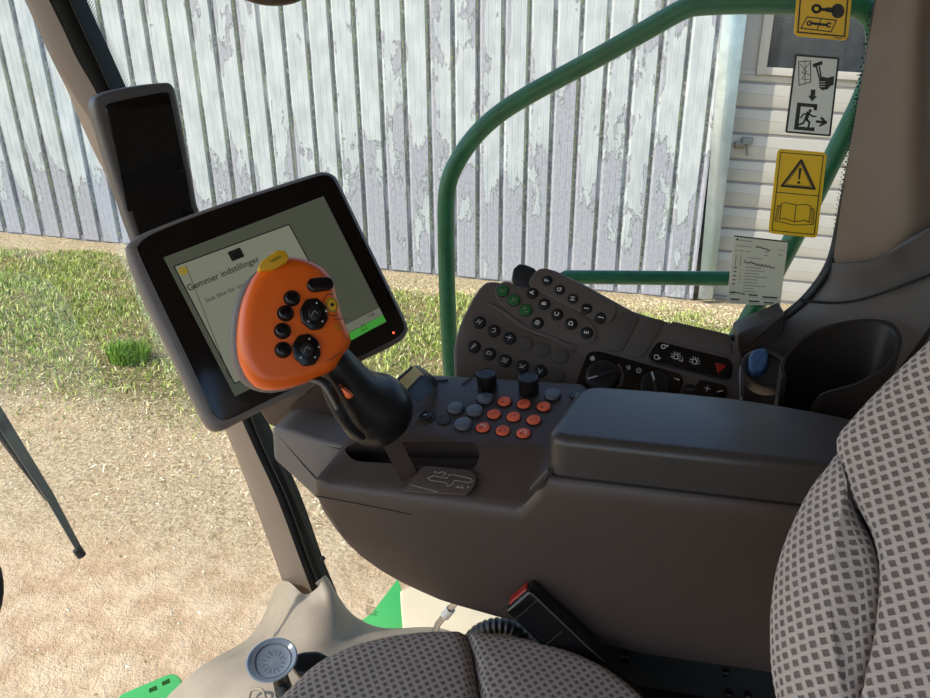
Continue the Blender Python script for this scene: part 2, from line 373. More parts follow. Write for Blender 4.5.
for q in ([(wa[0]-.13,wa[1]-.1),(wa[0],wa[1]-.1),(wa[0]+.0,1.9),(wa[0]-.13,1.9)], [(wa[0],wa[1]-.1),(6.3,zat(wa[1],6.3)-.1),(6.3,zat(wa[1],6.3)),(wa[0],wa[1]+.0)]): w.slab(LD, q, .05, .06, 'door_white', .006)
part_on(w, 'window_frame', dr)
w = MB(); w.slab(LD, [(wa[0],wa[1]-.0),(6.2,wa[1]-.4),(6.2,1.88),(wa[0],1.88)], .0, .02, 'window_dark', .002); part_on(w, 'window_pane', dr)
w = MB(); h = dl(743,144)
w.slab(LD, rp([(h[0]-.12,h[1]-.05),(h[0]+.02,h[1]-.05),(h[0]+.02,h[1]+.03),(h[0]-.12,h[1]+.03)],.01), .06, .06, 'steel', .006); w.slab(LD, rp([(h[0]-.03,h[1]-.0),(h[0]+.12,h[1]-.0),(h[0]+.12,h[1]+.1),(h[0]-.03,h[1]+.1)],.02), .08, .08, 'door_line', .008)
w.tube([LD.pt(h[0]+.05,h[1]+.02,.05),LD.pt(h[0]+.06,h[1]-.16,.06)],.014,'steel'); part_on(w, 'latch', dr)
# ---------------------------------------------------------------- ground
def tw(x,y): return 10.774-math.sin(TH)*x-math.cos(TH)*y
def mk_ground():
    m = bpy.data.materials.new('yard'); m.use_nodes = True; t = NT(m); b = t.n['Principled BSDF']
    tc = t.new('ShaderNodeTexCoord').outputs['Object']; sp = t.new('ShaderNodeSeparateXYZ'); t.link(tc, sp.inputs[0])
    tt = t.m('SUBTRACT', 10.774, t.m('ADD', t.m('MULTIPLY', sp.outputs[0], math.sin(TH)), t.m('MULTIPLY', sp.outputs[1], math.cos(TH))))
    n1 = t.noise(tc, .9, 5); n2 = t.noise(tc, 6, 6, .65); n3 = t.noise(tc, 34, 5, .7); n4 = t.noise(tc, 110, 3, .7)
    tt2 = t.m('ADD', tt, t.m('MULTIPLY', t.m('SUBTRACT', n1, .5), 1.6))
    grass = t.m('MULTIPLY', t.ramp(tt2, .75, 1.1), t.m('SUBTRACT', 1., t.ramp(tt2, 4.6, 6.0)))
    sand = t.mix(t.ramp(n2,.32,.66), L((216,178,140)), L((246,214,176))); grav = t.mix(t.ramp(n3,.35,.62), L((140,116,82)), L((234,212,172)))
    soil = t.mix(t.ramp(n3,.35,.62), L((92,84,50)), L((176,160,112)))
    litter = t.m('MULTIPLY', t.ramp(tt, 4.2, 5.2), t.m('SUBTRACT', 1., t.ramp(tt, 6.6, 7.8)))
    c = t.mix(t.m('MULTIPLY', litter, .7), sand, grav); c = t.mix(t.m('SUBTRACT', 1., t.ramp(tt, 1.0, 1.6)), c, grav)
    c = t.mix(grass, c, soil)
    spk = t.m('MULTIPLY', t.ramp(n4, .64, .72), t.m('ADD', .25, t.m('MULTIPLY', litter, .5))); c = t.mix(spk, c, L((112,88,60)))
    c = t.mix(t.m('MULTIPLY', t.ramp(n1, .5, .66), .25), c, L((206,164,122)))
    t.link(c, b.inputs['Base Color']); b.inputs['Roughness'].default_value = .95; b.inputs['Specular IOR Level'].default_value = .15
    bn = t.new('ShaderNodeBump'); bn.inputs['Strength'].default_value = 1.; bn.inputs['Distance'].default_value = .06
    t.link(t.m('ADD', n2, t.m('ADD', t.m('MULTIPLY', n3, .5), t.m('MULTIPLY', n4, .22))), bn.inputs['Height']); t.link(bn.outputs[0], b.inputs['Normal'])
    MATS['yard'] = m
mk_ground()
def ghz(x, y):
    s_ = x*WS[0]+y*WS[1]
    return gz(s_) + .035*noise.noise(Vector((x*.9,y*.9,0))) + .012*noise.noise(Vector((x*5,y*5,1)))
gx = np.linspace(-22,16,190); gy = np.concatenate([np.linspace(-4,.9,14)[:-1], np.linspace(.9,14,190), [18,26]])
vs = [(x,y,ghz(x,y) if .5<y<15 else gz(x*WS[0]+y*WS[1])) for y in gy for x in gx]; nx = len(gx)
fs = [(j*nx+i,j*nx+i+1,(j+1)*nx+i+1,(j+1)*nx+i) for j in range(len(gy)-1) for i in range(nx-1)]
w = MB(); w.add(vs, fs, 'yard'); w.build('ground', angle=180, kind='structure', label='sandy farmyard with a strip of rough grass')
def blob_mesh(name, V, Fc, colr, label, cat, rough=.7, group=None):
    me = bpy.data.meshes.new(name); me.from_pydata(V.tolist(), [], Fc); me.update()
    at = me.color_attributes.new('tint','FLOAT_COLOR','POINT'); at.data.foreach_set('color', np.hstack([colr,np.ones((len(colr),1))]).astype(np.float32).ravel())
    m = bpy.data.materials.new(name); m.use_nodes = True; t = NT(m); b = t.n['Principled BSDF']; a = t.new('ShaderNodeAttribute', attribute_name='tint')
    t.link(a.outputs[0], b.inputs['Base Color']); b.inputs['Roughness'].default_value = rough; b.inputs['Specular IOR Level'].default_value = .25; me.materials.append(m)
    o = bpy.data.objects.new(name, me); col.objects.link(o); tag(o, label, cat, None, 'stuff'); return o
linv = np.vectorize(lin)
def blades(n, dens, hrange, wrange, cols, lean=.6, region=None):
    rg_ = region or (-9,7.5,3.5,11.2); xs_ = rng.uniform(rg_[0],rg_[1],n*4); ys_ = rng.uniform(rg_[2],rg_[3],n*4); out = []
    for x,y in zip(xs_,ys_):
        if abs(x) > y*.78+.4: continue
        t_ = tw(x,y)
        if t_ < .35: continue
        if rng.random() < dens(x,y,t_): out.append((x,y,ghz(x,y)))
        if len(out) >= n: break
    P = np.array(out); n = len(P); az = rng.uniform(0,2*np.pi,n); h = rng.uniform(*hrange,n); wd = rng.uniform(*wrange,n)/2; ln = rng.uniform(.1,1,n)*lean; la = rng.uniform(0,2*np.pi,n)
    D = np.stack([np.cos(az),np.sin(az),0*az],1)*wd[:,None]; LN = np.stack([np.cos(la)*ln*h,np.sin(la)*ln*h,0*h],1); H = np.stack([0*h,0*h,h],1)
    V = np.stack([P-D,P+D,P+D*.8+LN*.35+H*.55,P-D*.8+LN*.35+H*.55,P+LN*1.1+H*(1-.3*ln[:,None])],1).reshape(-1,3)
    Fc = []
    for i in range(n): k = 5*i; Fc += [(k,k+1,k+2,k+3),(k+3,k+2,k+4)]
    C = np.array(cols,float); c = linv(np.clip(C[rng.integers(0,len(C),n)]*rng.uniform(.8,1.15,(n,1)),0,255))
    return V, Fc, np.repeat(c,5,0)
def gd(x,y,t_):
    nn = noise.noise(Vector((x*.9,y*.9,5)))+.5*noise.noise(Vector((x*3,y*3,9)))
    tt = t_+nn*.8
    a = min(1,max(0,(tt-.7)/.4))*min(1,max(0,(5.7-tt)/1.6))
    return a*min(1,max(.12,.75+nn*1.2))
V1,F1,C1 = blades(52000, gd, (.03,.10), (.008,.016), [(160,184,72),(184,200,92),(126,156,56),(206,212,120),(92,118,42),(204,202,132),(224,218,164)], 1.1)
def sd(x,y,t_): return (.9 if t_ < 1.3 else .25) if t_ < 5.0 else max(0,.5-(t_-5.0)*.28)
V2,F2,C2 = blades(16000, sd, (.02,.06), (.007,.016), [(236,224,172),(214,198,144),(190,168,118),(240,232,190)], 2.6)
tc_ = Zp(133,375,-3.0); tx, ty = tc_[0]*1.02, tc_[1]*1.02
def td(x,y,t_): return 1. if (x-tx)**2+(y-ty)**2 < .2**2 else 0
V3,F3,C3 = blades(500, td, (.15,.27), (.008,.014), [(110,150,56),(150,186,70),(90,128,50)], .8, (tx-.2,tx+.2,ty-.2,ty+.2))
o1 = len(V1); o2 = o1+len(V2)
blob_mesh('grass', np.vstack([V1,V2,V3]), F1+[tuple(a+o1 for a in f) for f in F2]+[tuple(a+o2 for a in f) for f in F3], np.vstack([C1,C2,C3]), 'strip of rough sunlit grass and dry straw before the barn', 'grass')
# loose stones and chaff
n = 15000; out = []
while len(out) < n:
    x, y = rng.uniform(-5.5,4.5), rng.uniform(2.2,10.3)
    if abs(x) > y*.78+.3: continue
    t_ = tw(x,y); pr = .9 if t_ < 1.1 else (.05 if t_ < 4.4 else max(.10, .95-abs(t_-5.7)*.5))
    if rng.random() < pr and t_ > .1: out.append((x,y,ghz(x,y)))
P = np.array(out); sz = rng.uniform(.005,.017,n)*(1+(P[:,1]>8)*.5); a = rng.uniform(0,6.28,n)
base = np.array([(1,0,0),(0,.7,0),(-1,0,0),(0,-.7,0),(.1,.1,.55)])
V = np.zeros((n,5,3)); ca, sa = np.cos(a)[:,None], np.sin(a)[:,None]; j = rng.uniform(.6,1.3,(n,5))
V[:,:,0] = (base[:,0]*ca-base[:,1]*sa)*j; V[:,:,1] = (base[:,0]*sa+base[:,1]*ca)*j; V[:,:,2] = base[:,2]*j; V = V*sz[:,None,None]+P[:,None,:]
Fc = []
for i in range(n): k = 5*i; Fc += [(k,k+1,k+4),(k+1,k+2,k+4),(k+2,k+3,k+4),(k+3,k,k+4)]
C = linv(np.clip(np.array([(240,216,176),(214,186,142),(176,146,106),(252,238,206)])[rng.integers(0,4,n)]*rng.uniform(.85,1.05,(n,1)),0,255))
blob_mesh('gravel', V.reshape(-1,3), Fc, np.repeat(C,5,0), 'loose pale gravel and chips scattered over the sandy yard', 'gravel', .9)
# ---------------------------------------------------------------- handrail
hv = 1.62
rail = empty('handrail', Vp(452,400,hv), 'green tubular handrail seen through the side window of the cab', 'handrail')
w = MB(); pts = [Vp(462,470,hv),Vp(456,420,hv),Vp(451,370,hv),Vp(447.5,300,hv),Vp(446,230,hv),Vp(447,192,hv),Vp(454,168,hv),Vp(471,141,hv),Vp(495,117,hv),Vp(530,94,hv),Vp(600,56,hv),Vp(655,25,hv),Vp(680,11,hv),Vp(700,5,hv),Vp(760,3,hv),Vp(840,5,hv),Vp(862,8,hv),Vp(876,24,hv),Vp(876,60,hv),Vp(862,100,hv),Vp(832,160,hv),Vp(800,225,hv),Vp(768,285,hv),Vp(730,350,hv)]
w.tube(cr(pts,6), .0205, 'handrail_green', 18); w.build('top_rail', rail)
w = MB(); w.tube([Vp(556,420,hv),Vp(553,300,hv),Vp(556,281,hv),Vp(566,277,hv),Vp(600,277.3,hv),Vp(772,279,hv)], .0165, 'handrail_green', 16); w.build('cross_bar', rail)
# machine body outside, below the windows
w = MB(); fr = Fr(Zp(395,608,-1.75), R, O); w.slab(fr, fr.uvs([(335,640),(372,612),(398,578),(404,596),(406,640),(380,660)]), 0, .05, 'machine_green', .004); tag(w.build('platform_corner'), 'bright green metal platform corner below the side window', 'platform')
w = MB(); fr = Fr(Zp(430,612,-1.55), R, O); w.slab(fr, rp(fr.uvs([(404,640),(400,590),(440,575),(540,600),(560,660),(440,690)]),.01), 0, .06, 'beige_panel', .006); tag(w.build('fender_panel'), 'cream machine panel beside the green platform corner', 'panel')
w = MB(); w.tube([Vp(432,640,1.0), Vp(438,624,1.0), Vp(449,610,1.0), Vp(458,600,1.0)], [.006,.006,.006,.006], 'chrome', 12); w.tube([Vp(445,616,1.0),Vp(451,609,1.0)],.009,'white_print',12); tag(w.build('gas_strut'), 'thin silver strut below the armrest console', 'strut')
w = MB(); hp = cr([Vp(468,645,.93),Vp(480,633,.93),Vp(497,627,.93),Vp(515,630,.93),Vp(530,644,.93)],14); w.tube(hp, [.014+.0022*(k%4<2) for k in range(len(hp))], 'satin_black', 16); tag(w.build('bellows_hose', angle=80), 'ribbed black hose between seat cushion and console', 'hose')
st = empty('front_step', Zp(160,690,-2.0), 'green slotted step at the foot of the windscreen', 'step'); fr = Fr(Zp(160,688,-1.9), Zp(185,676,-1.9)-Zp(125,696,-1.9), O)
w = MB(); w.slab(fr, rp(fr.uvs([(105,712),(120,694),(172,672),(181,677),(184,690),(150,720)]),.02), 0, .05, 'machine_green', .006); sp_ = w.build('step_plate', st)
c = MB()
for x,y in ((153,688.5),(166,681.5)): c.slab(fr, rp(fr.uvs([(x-4.5,y+.5),(x+3.5,y-3.5),(x+5,y+1),(x-3.5,y+4.5)]),.003), .02, .1, 'machine_green', .001)
boolean(sp_, c)
w = MB(); fr = Fr(Zp(160,700,-1.93), R, O)
# ================================================================== CAB SHELL
pA, pB = Vp(281,592,1.2), Vp(20,0,1.2)
def pil(px,py,v=1.2): return Vp(px,py,v)
# front pillar: beige inner trim and black outer channel
stn = [(-60,-5,20,54),(0,24.5,48,79),(31,38.7,63,93),(59,51.6,76,106),(90,67,94,120),(121,80,108,135),(155,95.5,126,152),(178,107,138,163),(246,134,166,192),(330,175,203,229),(432,226,246,266),(498,252,276,296),(560,275,299,318),(592,286,311,331),(620,296,322,342)]
pr_ = empty('trim_2', pil(300,590), 'leaning front cab pillar, beige trim beside a black channel', None); pr_['kind'] = 'structure'
def strip(mb, a, b, va, vb, th, mt):
    rings = []
    for (y,l,m_,r_) in stn:
        dct = {'l':l,'m':m_,'r':r_}
        xa = dct[a[0]]+a[1]; xb = dct[b[0]]+b[1]; p, q = Vp(xa,y,va), Vp(xb,y,vb); n = O*th
        rings.append([p,p*.65+q*.35-O*.006,p*.3+q*.7-O*.006,q,q+n,p+n])
    rr = list(zip(*[cr([r_[j] for r_ in rings],4) for j in range(6)])); mb.loft(rr, mt)
w = MB(); strip(w,('l',0),('m',1),1.20,1.17,.03,'pillar_trim'); w.build('inner_trim', pr_, angle=60)
w = MB(); strip(w,('m',-.5),('r',-7),1.172,1.19,.03,'void_black'); strip(w,('r',-9),('r',-6),1.185,1.185,.01,'seal_olive'); strip(w,('r',-5),('r',0),1.19,1.2,.02,'seal_olive'); w.build('door_channel', pr_, angle=60)
w = MB(); w.tube(cr([Vp(279,462,1.19),Vp(300,510,1.19),Vp(318,550,1.19),Vp(328,578,1.19)],5), .0035,'satin_black',8); w.disc(Fr(Vp(323,558,1.17),R,ZZ),0,0,0,.006,.006,'satin_black',.002,14); w.build('cable', pr_)
# glass
ax_ = pB-pA; ax_ /= ax_[2]
def wpt(v, z): p = pA+ax_*(z-pA[2]); return K(p.dot(R)-.02, v, z)
w = MB(); q = [wpt(-.9,-1.7),wpt(1.24,-1.7),wpt(1.24,.52),wpt(-.9,.52)]; w.add(q+[p-R*.004 for p in q],[(0,1,2,3),(7,6,5,4),(0,4,5,1),(1,5,6,2),(2,6,7,3),(3,7,4,0)],'clear_glass'); w.build('window_1', kind='structure', label='curved front windscreen of the cab')
gs = 1.25
w = MB(); q = [wpt(gs,-1.7),K(.45,gs,-1.7),K(.45,gs,.52),wpt(gs,.52)]; w.add(q+[p+O*.004 for p in q],[(0,1,2,3),(7,6,5,4),(0,4,5,1),(1,5,6,2),(2,6,7,3),(3,7,4,0)],'clear_glass'); win2 = w.build('window_2', kind='structure', label='side window with warning stickers')
GF = Fr(O*(gs-.002), R, ZZ)
w = MB()
for k in range(116):
    f = k/115; P_ = cr([(877,-6),(863,75),(851,150),(843,200),(838,240),(834,262)],20); i = min(int(f*(len(P_)-1)),len(P_)-2); p = P_[i]
    for j in range(3):
        if (k+j)%2 == 0: u,v_ = GF.uv(P_[i][0]-1-j*2.2,P_[i][1]); w.flat(GF,[(u+.0022*(1-.25*j)*math.cos(a_),v_+.0022*(1-.25*j)*math.sin(a_)) for a_ in [0,1.05,2.09,3.14,4.19,5.24]],.0,'sticker_black')
for k in range(60):
    for j in range(4):
        x = 84+k*.62; y = k*1.5; u,v_ = GF.uv(x+j*3+ (k%2)*1.5,y); w.flat(GF,[(u+.0019*(1-.18*j)*math.cos(a_),v_+.0019*(1-.18*j)*math.sin(a_)) for a_ in [0,1.05,2.09,3.14,4.19,5.24]],.0,'sticker_black')
w.build('dotted_border', win2)
w = MB(); fr = GF; u0,v0_ = GF.uv(371,607)
w.ribbon(GF,[(u0+.007*math.cos(a),v0_+.018+.007*math.sin(a)) for a in np.linspace(0,6.283,14,endpoint=False)],.0016,0,'grey_print',closed=True)
for k,(x0_,x1_) in enumerate([(-.012,.012),(-.012,.010),(-.015,.015),(-.013,.011),(-.012,.014)]):
    xx = x0_
    while xx < x1_: l_ = rng.uniform(.002,.006); w.ribbon(GF,[(u0+xx,v0_-.0058*k),(u0+min(xx+l_,x1_),v0_-.0058*k)],.0020,0,'beige_trim' if False else 'pillar_low'); xx += l_+.003
w.build('glass_stamp', win2)
# rubber seal at the bottom and rear edge of the side window
w = MB(); w.tube(cr([Vp(600,380,1.21),Vp(690,352,1.21),Vp(740,336,1.21),Vp(775,322,1.2),Vp(798,306,1.2),Vp(815,288,1.2),Vp(828,268,1.2),Vp(836,245,1.21),Vp(845,200,1.21),Vp(855,150,1.21),Vp(867,80,1.21),Vp(880,0,1.21),Vp(892,-60,1.21)],6),.0075,'black_rubber',10); w.build('trim_5', kind='structure', label='black rubber seal around the side window')
# rear pillar, upper and lower trim
w = MB(); patch(w, [[Vp(889,-70,1.2),Vp(920,-70,1.1),Vp(950,-70,1.08),Vp(990,-70,1.15)],[Vp(876,0,1.2),Vp(903,0,1.12),Vp(932,0,1.11),Vp(975,0,1.2)],[Vp(862,80,1.2),Vp(890,80,1.12),Vp(925,80,1.10),Vp(970,80,1.19)],[Vp(850,150,1.2),Vp(880,150,1.12),Vp(920,150,1.09),Vp(970,150,1.17)],[Vp(841,205,1.2),Vp(872,205,1.12),Vp(915,195,1.08),Vp(970,170,1.14)],[Vp(833,262,1.2),Vp(866,261,1.14),Vp(905,246,1.08),Vp(970,208,1.12)],[Vp(830,285,1.24),Vp(866,285,1.2),Vp(905,275,1.15),Vp(970,250,1.2)]], 'pillar_trim', .03, 6); w.build('trim_3', kind='structure', label='beige rear cab pillar', angle=70)
w = MB(); patch(w, [[Vp(832,263,1.195),Vp(866,262,1.12),Vp(905,245,1.06),Vp(985,197,1.05)],[Vp(820,288,1.2),Vp(860,290,1.15),Vp(905,283,1.09),Vp(985,270,1.03)],[Vp(788,314,1.2),Vp(840,318,1.17),Vp(905,322,1.10),Vp(985,325,.99)],[Vp(742,344,1.19),Vp(800,357,1.19),Vp(880,375,1.16),Vp(985,390,1.02)],[Vp(736,385,1.15),Vp(800,400,1.15),Vp(880,420,1.12),Vp(985,440,.98)],[Vp(736,430,1.12),Vp(800,450,1.12),Vp(880,480,1.08),Vp(985,500,.95)]], 'pillar_low', .008, 6)
w.tube(cr([Vp(800,300,1.182),Vp(835,303,1.158),Vp(870,297,1.125),Vp(930,275,1.06)],6),.0022,'void_black',6); w.tube(cr([Vp(945,310,1.04),Vp(918,348,1.095),Vp(893,382,1.135),Vp(880,410,1.125)],6),.004,'void_black',6)
w.build('wall_right', kind='structure', label='dark grey moulded side trim behind the cup holder', angle=70)
w = MB(); fr = Fr(Vp(760,335,1.17), R, ZZ); w.slab(fr, rp(fr.uvs([(737,334),(786,313),(784,335),(737,356)]),.006), .0, .06, 'console_dark', .004); w.build('trim_6', kind='structure', label='dark brown sill block under the side window')
# floor moulding around the pillar foot
rows = [[Vp(279,581,1.2),Vp(289,582,1.15),Vp(304,594,1.12),Vp(317,588,1.12),Vp(324,576,1.15),Vp(328,577,1.22)],
        [Vp(271,596,1.18),Vp(284,600,1.12),Vp(303,608,1.08),Vp(322,604,1.09),Vp(334,592,1.13),Vp(342,602,1.22)],
        [Vp(262,618,1.14),Vp(280,626,1.06),Vp(305,628,1.03),Vp(330,626,1.05),Vp(345,612,1.13),Vp(358,618,1.22)],
        [Vp(246,640,1.08),Vp(266,650,1.),Vp(305,650,.98),Vp(335,646,1.02),Vp(360,630,1.12),Vp(385,628,1.22)],
        [Vp(203,665,.98),Vp(236,678,.92),Vp(290,676,.92),Vp(335,670,.96),Vp(385,645,1.08),Vp(440,628,1.2)],
        [Vp(166,698,.92),Vp(215,715,.86),Vp(280,712,.85),Vp(340,700,.88),Vp(400,680,.98),Vp(480,650,1.1)],
        [Vp(130,740,.86),Vp(190,770,.8),Vp(270,770,.78),Vp(340,760,.8),Vp(420,730,.9),Vp(520,700,1.0)]]
w = MB(); patch(w, rows, 'floor_grey', .025, 6); w.tube(cr([Vp(249,698,.865),Vp(252,690,.875),Vp(262,690,.872),Vp(266,700,.862)],5),.003,'floor_grey',8); w.build('floor', kind='structure', label='worn light grey cab floor moulding around the pillar foot', angle=70)
# roof, rear wall and left door frame of the cab around the operator
w = MB(); fr = Fr(K(0,0,.52), R, O); w.slab(fr, rp([(-1.5,-.95),(1.0,-.95),(1.0,1.42),(-1.5,1.42)],.12), .14, .14, 'roof_liner', .03, under=True); w.build('ceiling', kind='structure', label='cab roof above the operator')  # out of view; front edge stretched forward to keep sun off the console
w = MB(); fr = Fr(K(.95,0,0), O, ZZ); w.slab(fr, rp([(-.9,-1.7),(1.25,-1.7),(1.25,.52),(-.9,.52)],.05), .0, .05, 'roof_liner', .01); w.build('wall_rear', kind='structure', label='rear wall of the cab')
# sun-side wiper outside the windscreen
wp = empty('wiper', wpt(.6,-1.0)-R*.08, 'long black windscreen wiper with its tip at lower left', 'wiper')
def wsp(px,py,off):                                         # on a plane just outside the windscreen
    n = np.cross(ax_, O); n /= np.linalg.norm(n); q = ray(px,py); return q*((pA-R*(.02+off)).dot(n)/q.dot(n))
w = MB(); w.tube([wsp(-60,322,.06),wsp(0,418,.06),wsp(50,497,.06),wsp(81,553,.055)], [.014,.013,.010,.007], 'wiper_grey', 8, flat=.5); w.tube([wsp(77,549,.055),wsp(82,556,.055)],.008,'black_rubber',8); w.build('blade', wp)
w = MB(); w.tube([wsp(-60,335,.075),wsp(-5,421,.075),wsp(20,458,.07),wsp(48,500,.065)], [.014,.012,.009,.004], 'black_rubber', 8); w.tube([wsp(0,425,.085),wsp(14,450,.08),wsp(35,484,.075)],.0035,'chrome',6); w.build('arm', wp)
# stickers on the side window
def quad(fr, tl, tr, br, bl):
    c = [np.array(fr.uv(*p)) for p in (tl,tr,br,bl)]
    return lambda x,y: tuple(c[0]*(1-x)*(1-y)+c[1]*x*(1-y)+c[2]*x*y+c[3]*(1-x)*y)
SF = GF
def sticker(name, corners, base, label, rim=None, rad=.012):
    q = quad(SF,*corners); w = MB(); w.slab(SF, rp([q(0,0),q(1,0),q(1,1),q(0,1)],rad), .0015, .001, rim or base, .0003, 1)
    if rim: w.flat(SF,[q(.045,.025),q(.955,.025),q(.955,.975),q(.045,.975)],.0018,base)
    return w,q
g = 'safety stickers on the side window'
# a: key and wrench booklet
w,q = sticker('s', ((800,-50),(855.5,-46),(847.5,41),(793.5,36)), 'sticker_yellow','',None,.008)
B_ = 'sticker_black'
def outline(w,q,pts,wd,closed=True,mt='sticker_black',h=.0021): w.ribbon(SF,[q(*p) for p in pts],wd,h,mt,closed=closed)
outline(w,q,[(.07,.03),(.93,.03),(.93,.95),(.07,.95)],.002)
w.slab(SF,[q(.5+.12*math.cos(a)*1.0+.27,.66+.085*math.sin(a)) for a in np.linspace(0,6.283,20,endpoint=False)],.0021,.0004,B_,.0001,1)
w.slab(SF,[q(.62+.10*math.cos(a),.655+.03*math.sin(a)) for a in np.linspace(0,6.283,20,endpoint=False)],.0021,.0004,B_,.0001,1)
outline(w,q,[(.38+.07*math.cos(a),.655+.04*math.sin(a)) for a in np.linspace(0,6.283,16,endpoint=False)],.0035)
w.flat(SF,[q(.42,.64),q(.6,.64),q(.6,.675),q(.42,.675)],.0021,B_)
outline(w,q,[(.22,.76),(.76,.77),(.68,.91),(.12,.90)],.0015); outline(w,q,[(.48,.765),(.42,.905)],.0014,False)
outline(w,q,[(.3,.83),(.6,.835)],.0035,False)
for x_ in (.27,.63): outline(w,q,[(x_+.04*math.cos(a),.833+.024*math.sin(a)) for a in np.linspace(.8,5.5,9)],.002,False)
outline(w,q,[(.75,.975),(.88,.978)],.0012,False)
tag(w.build('warning_sticker'), 'yellow sticker with key and spanner booklet, topmost on the side window', 'sticker', g)
# b: emergency exit
w,q = sticker('s', ((795,54),(839.5,57.5),(830.5,136.5),(785,132.5)), 'sticker_white','', 'sticker_black',.003)
outline(w,q,[(.10,.09),(.36,.07),(.42,.33),(.17,.38)],.0012); outline(w,q,[(.14,.12),(.3,.2),(.22,.3),(.38,.3)],.0009,False); outline(w,q,[(.34,.1),(.2,.22),(.4,.24)],.0009,False); outline(w,q,[(.24,.08),(.3,.36)],.0009,False)
outline(w,q,[(.46,.12),(.6,.085)],.0055,False); outline(w,q,[(.5,.13),(.64,.32)],.0022,False); outline(w,q,[(.57,.13),(.66,.3)],.0022,False)
w.flat(SF,[q(*p) for p in [(.60,.29),(.66,.25),(.78,.26),(.92,.23),(.93,.34),(.86,.36),(.82,.4),(.70,.42),(.62,.39)]],.0021,B_)
for k in range(3): outline(w,q,[(.62,.32+.03*k),(.74,.31+.03*k)],.0008,False,'sticker_white',.0024)
w.flat(SF,[q(*p) for p in [(.45,.42),(.55,.42),(.55,.50),(.60,.50),(.50,.57),(.40,.50),(.45,.50)]],.0021,B_)
for s_ in ([(.22,.60),(.62,.60),(.62,.645),(.22,.645)],[(.18,.60),(.27,.60),(.27,.95),(.18,.95)],[(.22,.905),(.62,.905),(.62,.95),(.22,.95)],[(.56,.60),(.63,.60),(.63,.68),(.56,.68)],[(.56,.90),(.63,.90),(.63,.95),(.56,.95)]): w.flat(SF,[q(*p) for p in s_],.0021,B_)
w.flat(SF,[q(.485+.035*math.cos(a),.69+.02*math.sin(a)) for a in np.linspace(0,6.283,12,endpoint=False)],.0023,B_)
for s_,wd in (([(.45,.72),(.42,.80)],.0055),([(.46,.725),(.56,.76),(.63,.755)],.0022),([(.44,.725),(.35,.74),(.30,.79)],.0022),([(.42,.80),(.50,.84),(.49,.90)],.003),([(.41,.80),(.36,.86),(.28,.88)],.003)): outline(w,q,s_,wd,False,h=.0023)
outline(w,q,[(.66,.82),(.84,.825)],.0038,False); outline(w,q,[(.75,.77),(.86,.825),(.74,.87)],.0034,False)
tag(w.build('exit_sticker'), 'white emergency exit sticker with a running figure between two yellow ones', 'sticker', g)
# c: warning triangle and manual
w,q = sticker('s', ((777.5,148.5),(827,152.5),(817,238),(768,233)), 'sticker_yellow','',None,.008)
outline(w,q,[(.07,.04),(.93,.04),(.93,.96),(.07,.96)],.0013); outline(w,q,[(.07,.5),(.93,.5)],.0013,False)
outline(w,q,[(.5,.11),(.83,.42),(.17,.42)],.0036); outline(w,q,[(.5,.15),(.76,.40),(.24,.40)],.0008)
w.flat(SF,[q(*p) for p in [(.47,.20),(.53,.20),(.515,.33),(.485,.33)]],.0021,B_); w.flat(SF,[q(.5+.03*math.cos(a),.365+.018*math.sin(a)) for a in np.linspace(0,6.283,12,endpoint=False)],.0021,B_)
outline(w,q,[(.2,.63),(.28,.61),(.5,.63),(.72,.61),(.8,.63),(.8,.82),(.72,.80),(.5,.83),(.28,.80),(.2,.82)],.0012); outline(w,q,[(.5,.63),(.5,.83)],.0012,False)
outline(w,q,[(.2,.65),(.13,.66),(.11,.84),(.5,.87),(.89,.84),(.87,.66),(.8,.65)],.0012,False); outline(w,q,[(.165,.655),(.15,.83)],.001,False); outline(w,q,[(.835,.655),(.85,.83)],.001,False)
tag(w.build('warning_sticker'), 'yellow sticker with a warning triangle above an open book', 'sticker', g)
# service card
w,q = sticker('s', ((734,235),(788,241),(780,306),(726.5,303)), 'paper','',None,.001)
outline(w,q,[(0.,.01),(1.,.01)],.002,False,'sticker_black'); w.flat(SF,[q(.07+.02*math.cos(a),.055+.018*math.sin(a)) for a in np.linspace(0,6.283,12,endpoint=False)],.0021,B_)
outline(w,q,[(.12,.06),(.34,.062)],.0016,False,'grey_print')
for y_,x0_,x1_ in ((.14,.05,.35),(.21,.05,.2),(.21,.25,.33),(.145,.85,.95),(.19,.6,.66),(.24,.6,.66),(.215,.85,.93),(.3,.3,.55)): outline(w,q,[(x0_,y_),(x1_,y_)],.0013,False,'grey_print')
for k in range(9): outline(w,q,[(.28,.44+.045*k),(.45+.33*rng.random(),.44+.045*k)],.0014,False,'grey_print')
for x_ in (.08,.17): outline(w,q,[(x_,.28),(x_,.42)],.0014,False,'grey_print')
for k in range(5): outline(w,q,[(.07,.46+.06*k),(.11,.46+.06*k)],.0018,False); outline(w,q,[(.17,.48+.05*k),(.20,.48+.05*k)],.0012,False,'grey_print')
for x0_,x1_,y_ in ((.04,.12,.83),(.4,.55,.85),(.66,.92,.87),(.07,.22,.93),(.42,.6,.945),(.7,.86,.955)): outline(w,q,[(x0_,y_),(x1_,y_)],.0024,False); outline(w,q,[(x0_,y_+.03),(x1_,y_+.03)],.001,False,'grey_print')
for bx,by,sc_,n_ in ((.42,.125,1.,13),(.24,.36,1.5,18),(.12,.82,1.,10)):
    pp = []
    for k in range(n_): pp.append((bx+.028*k*sc_*.8, by+(.022 if k%2 else -.018)*sc_*rng.uniform(.1,.7)+.003*k))
    outline(w,q,cr([(a,b) for a,b in pp],3),.0011,False)
tag(w.build('service_card'), 'handwritten white service card on the side window below the stickers', 'card')
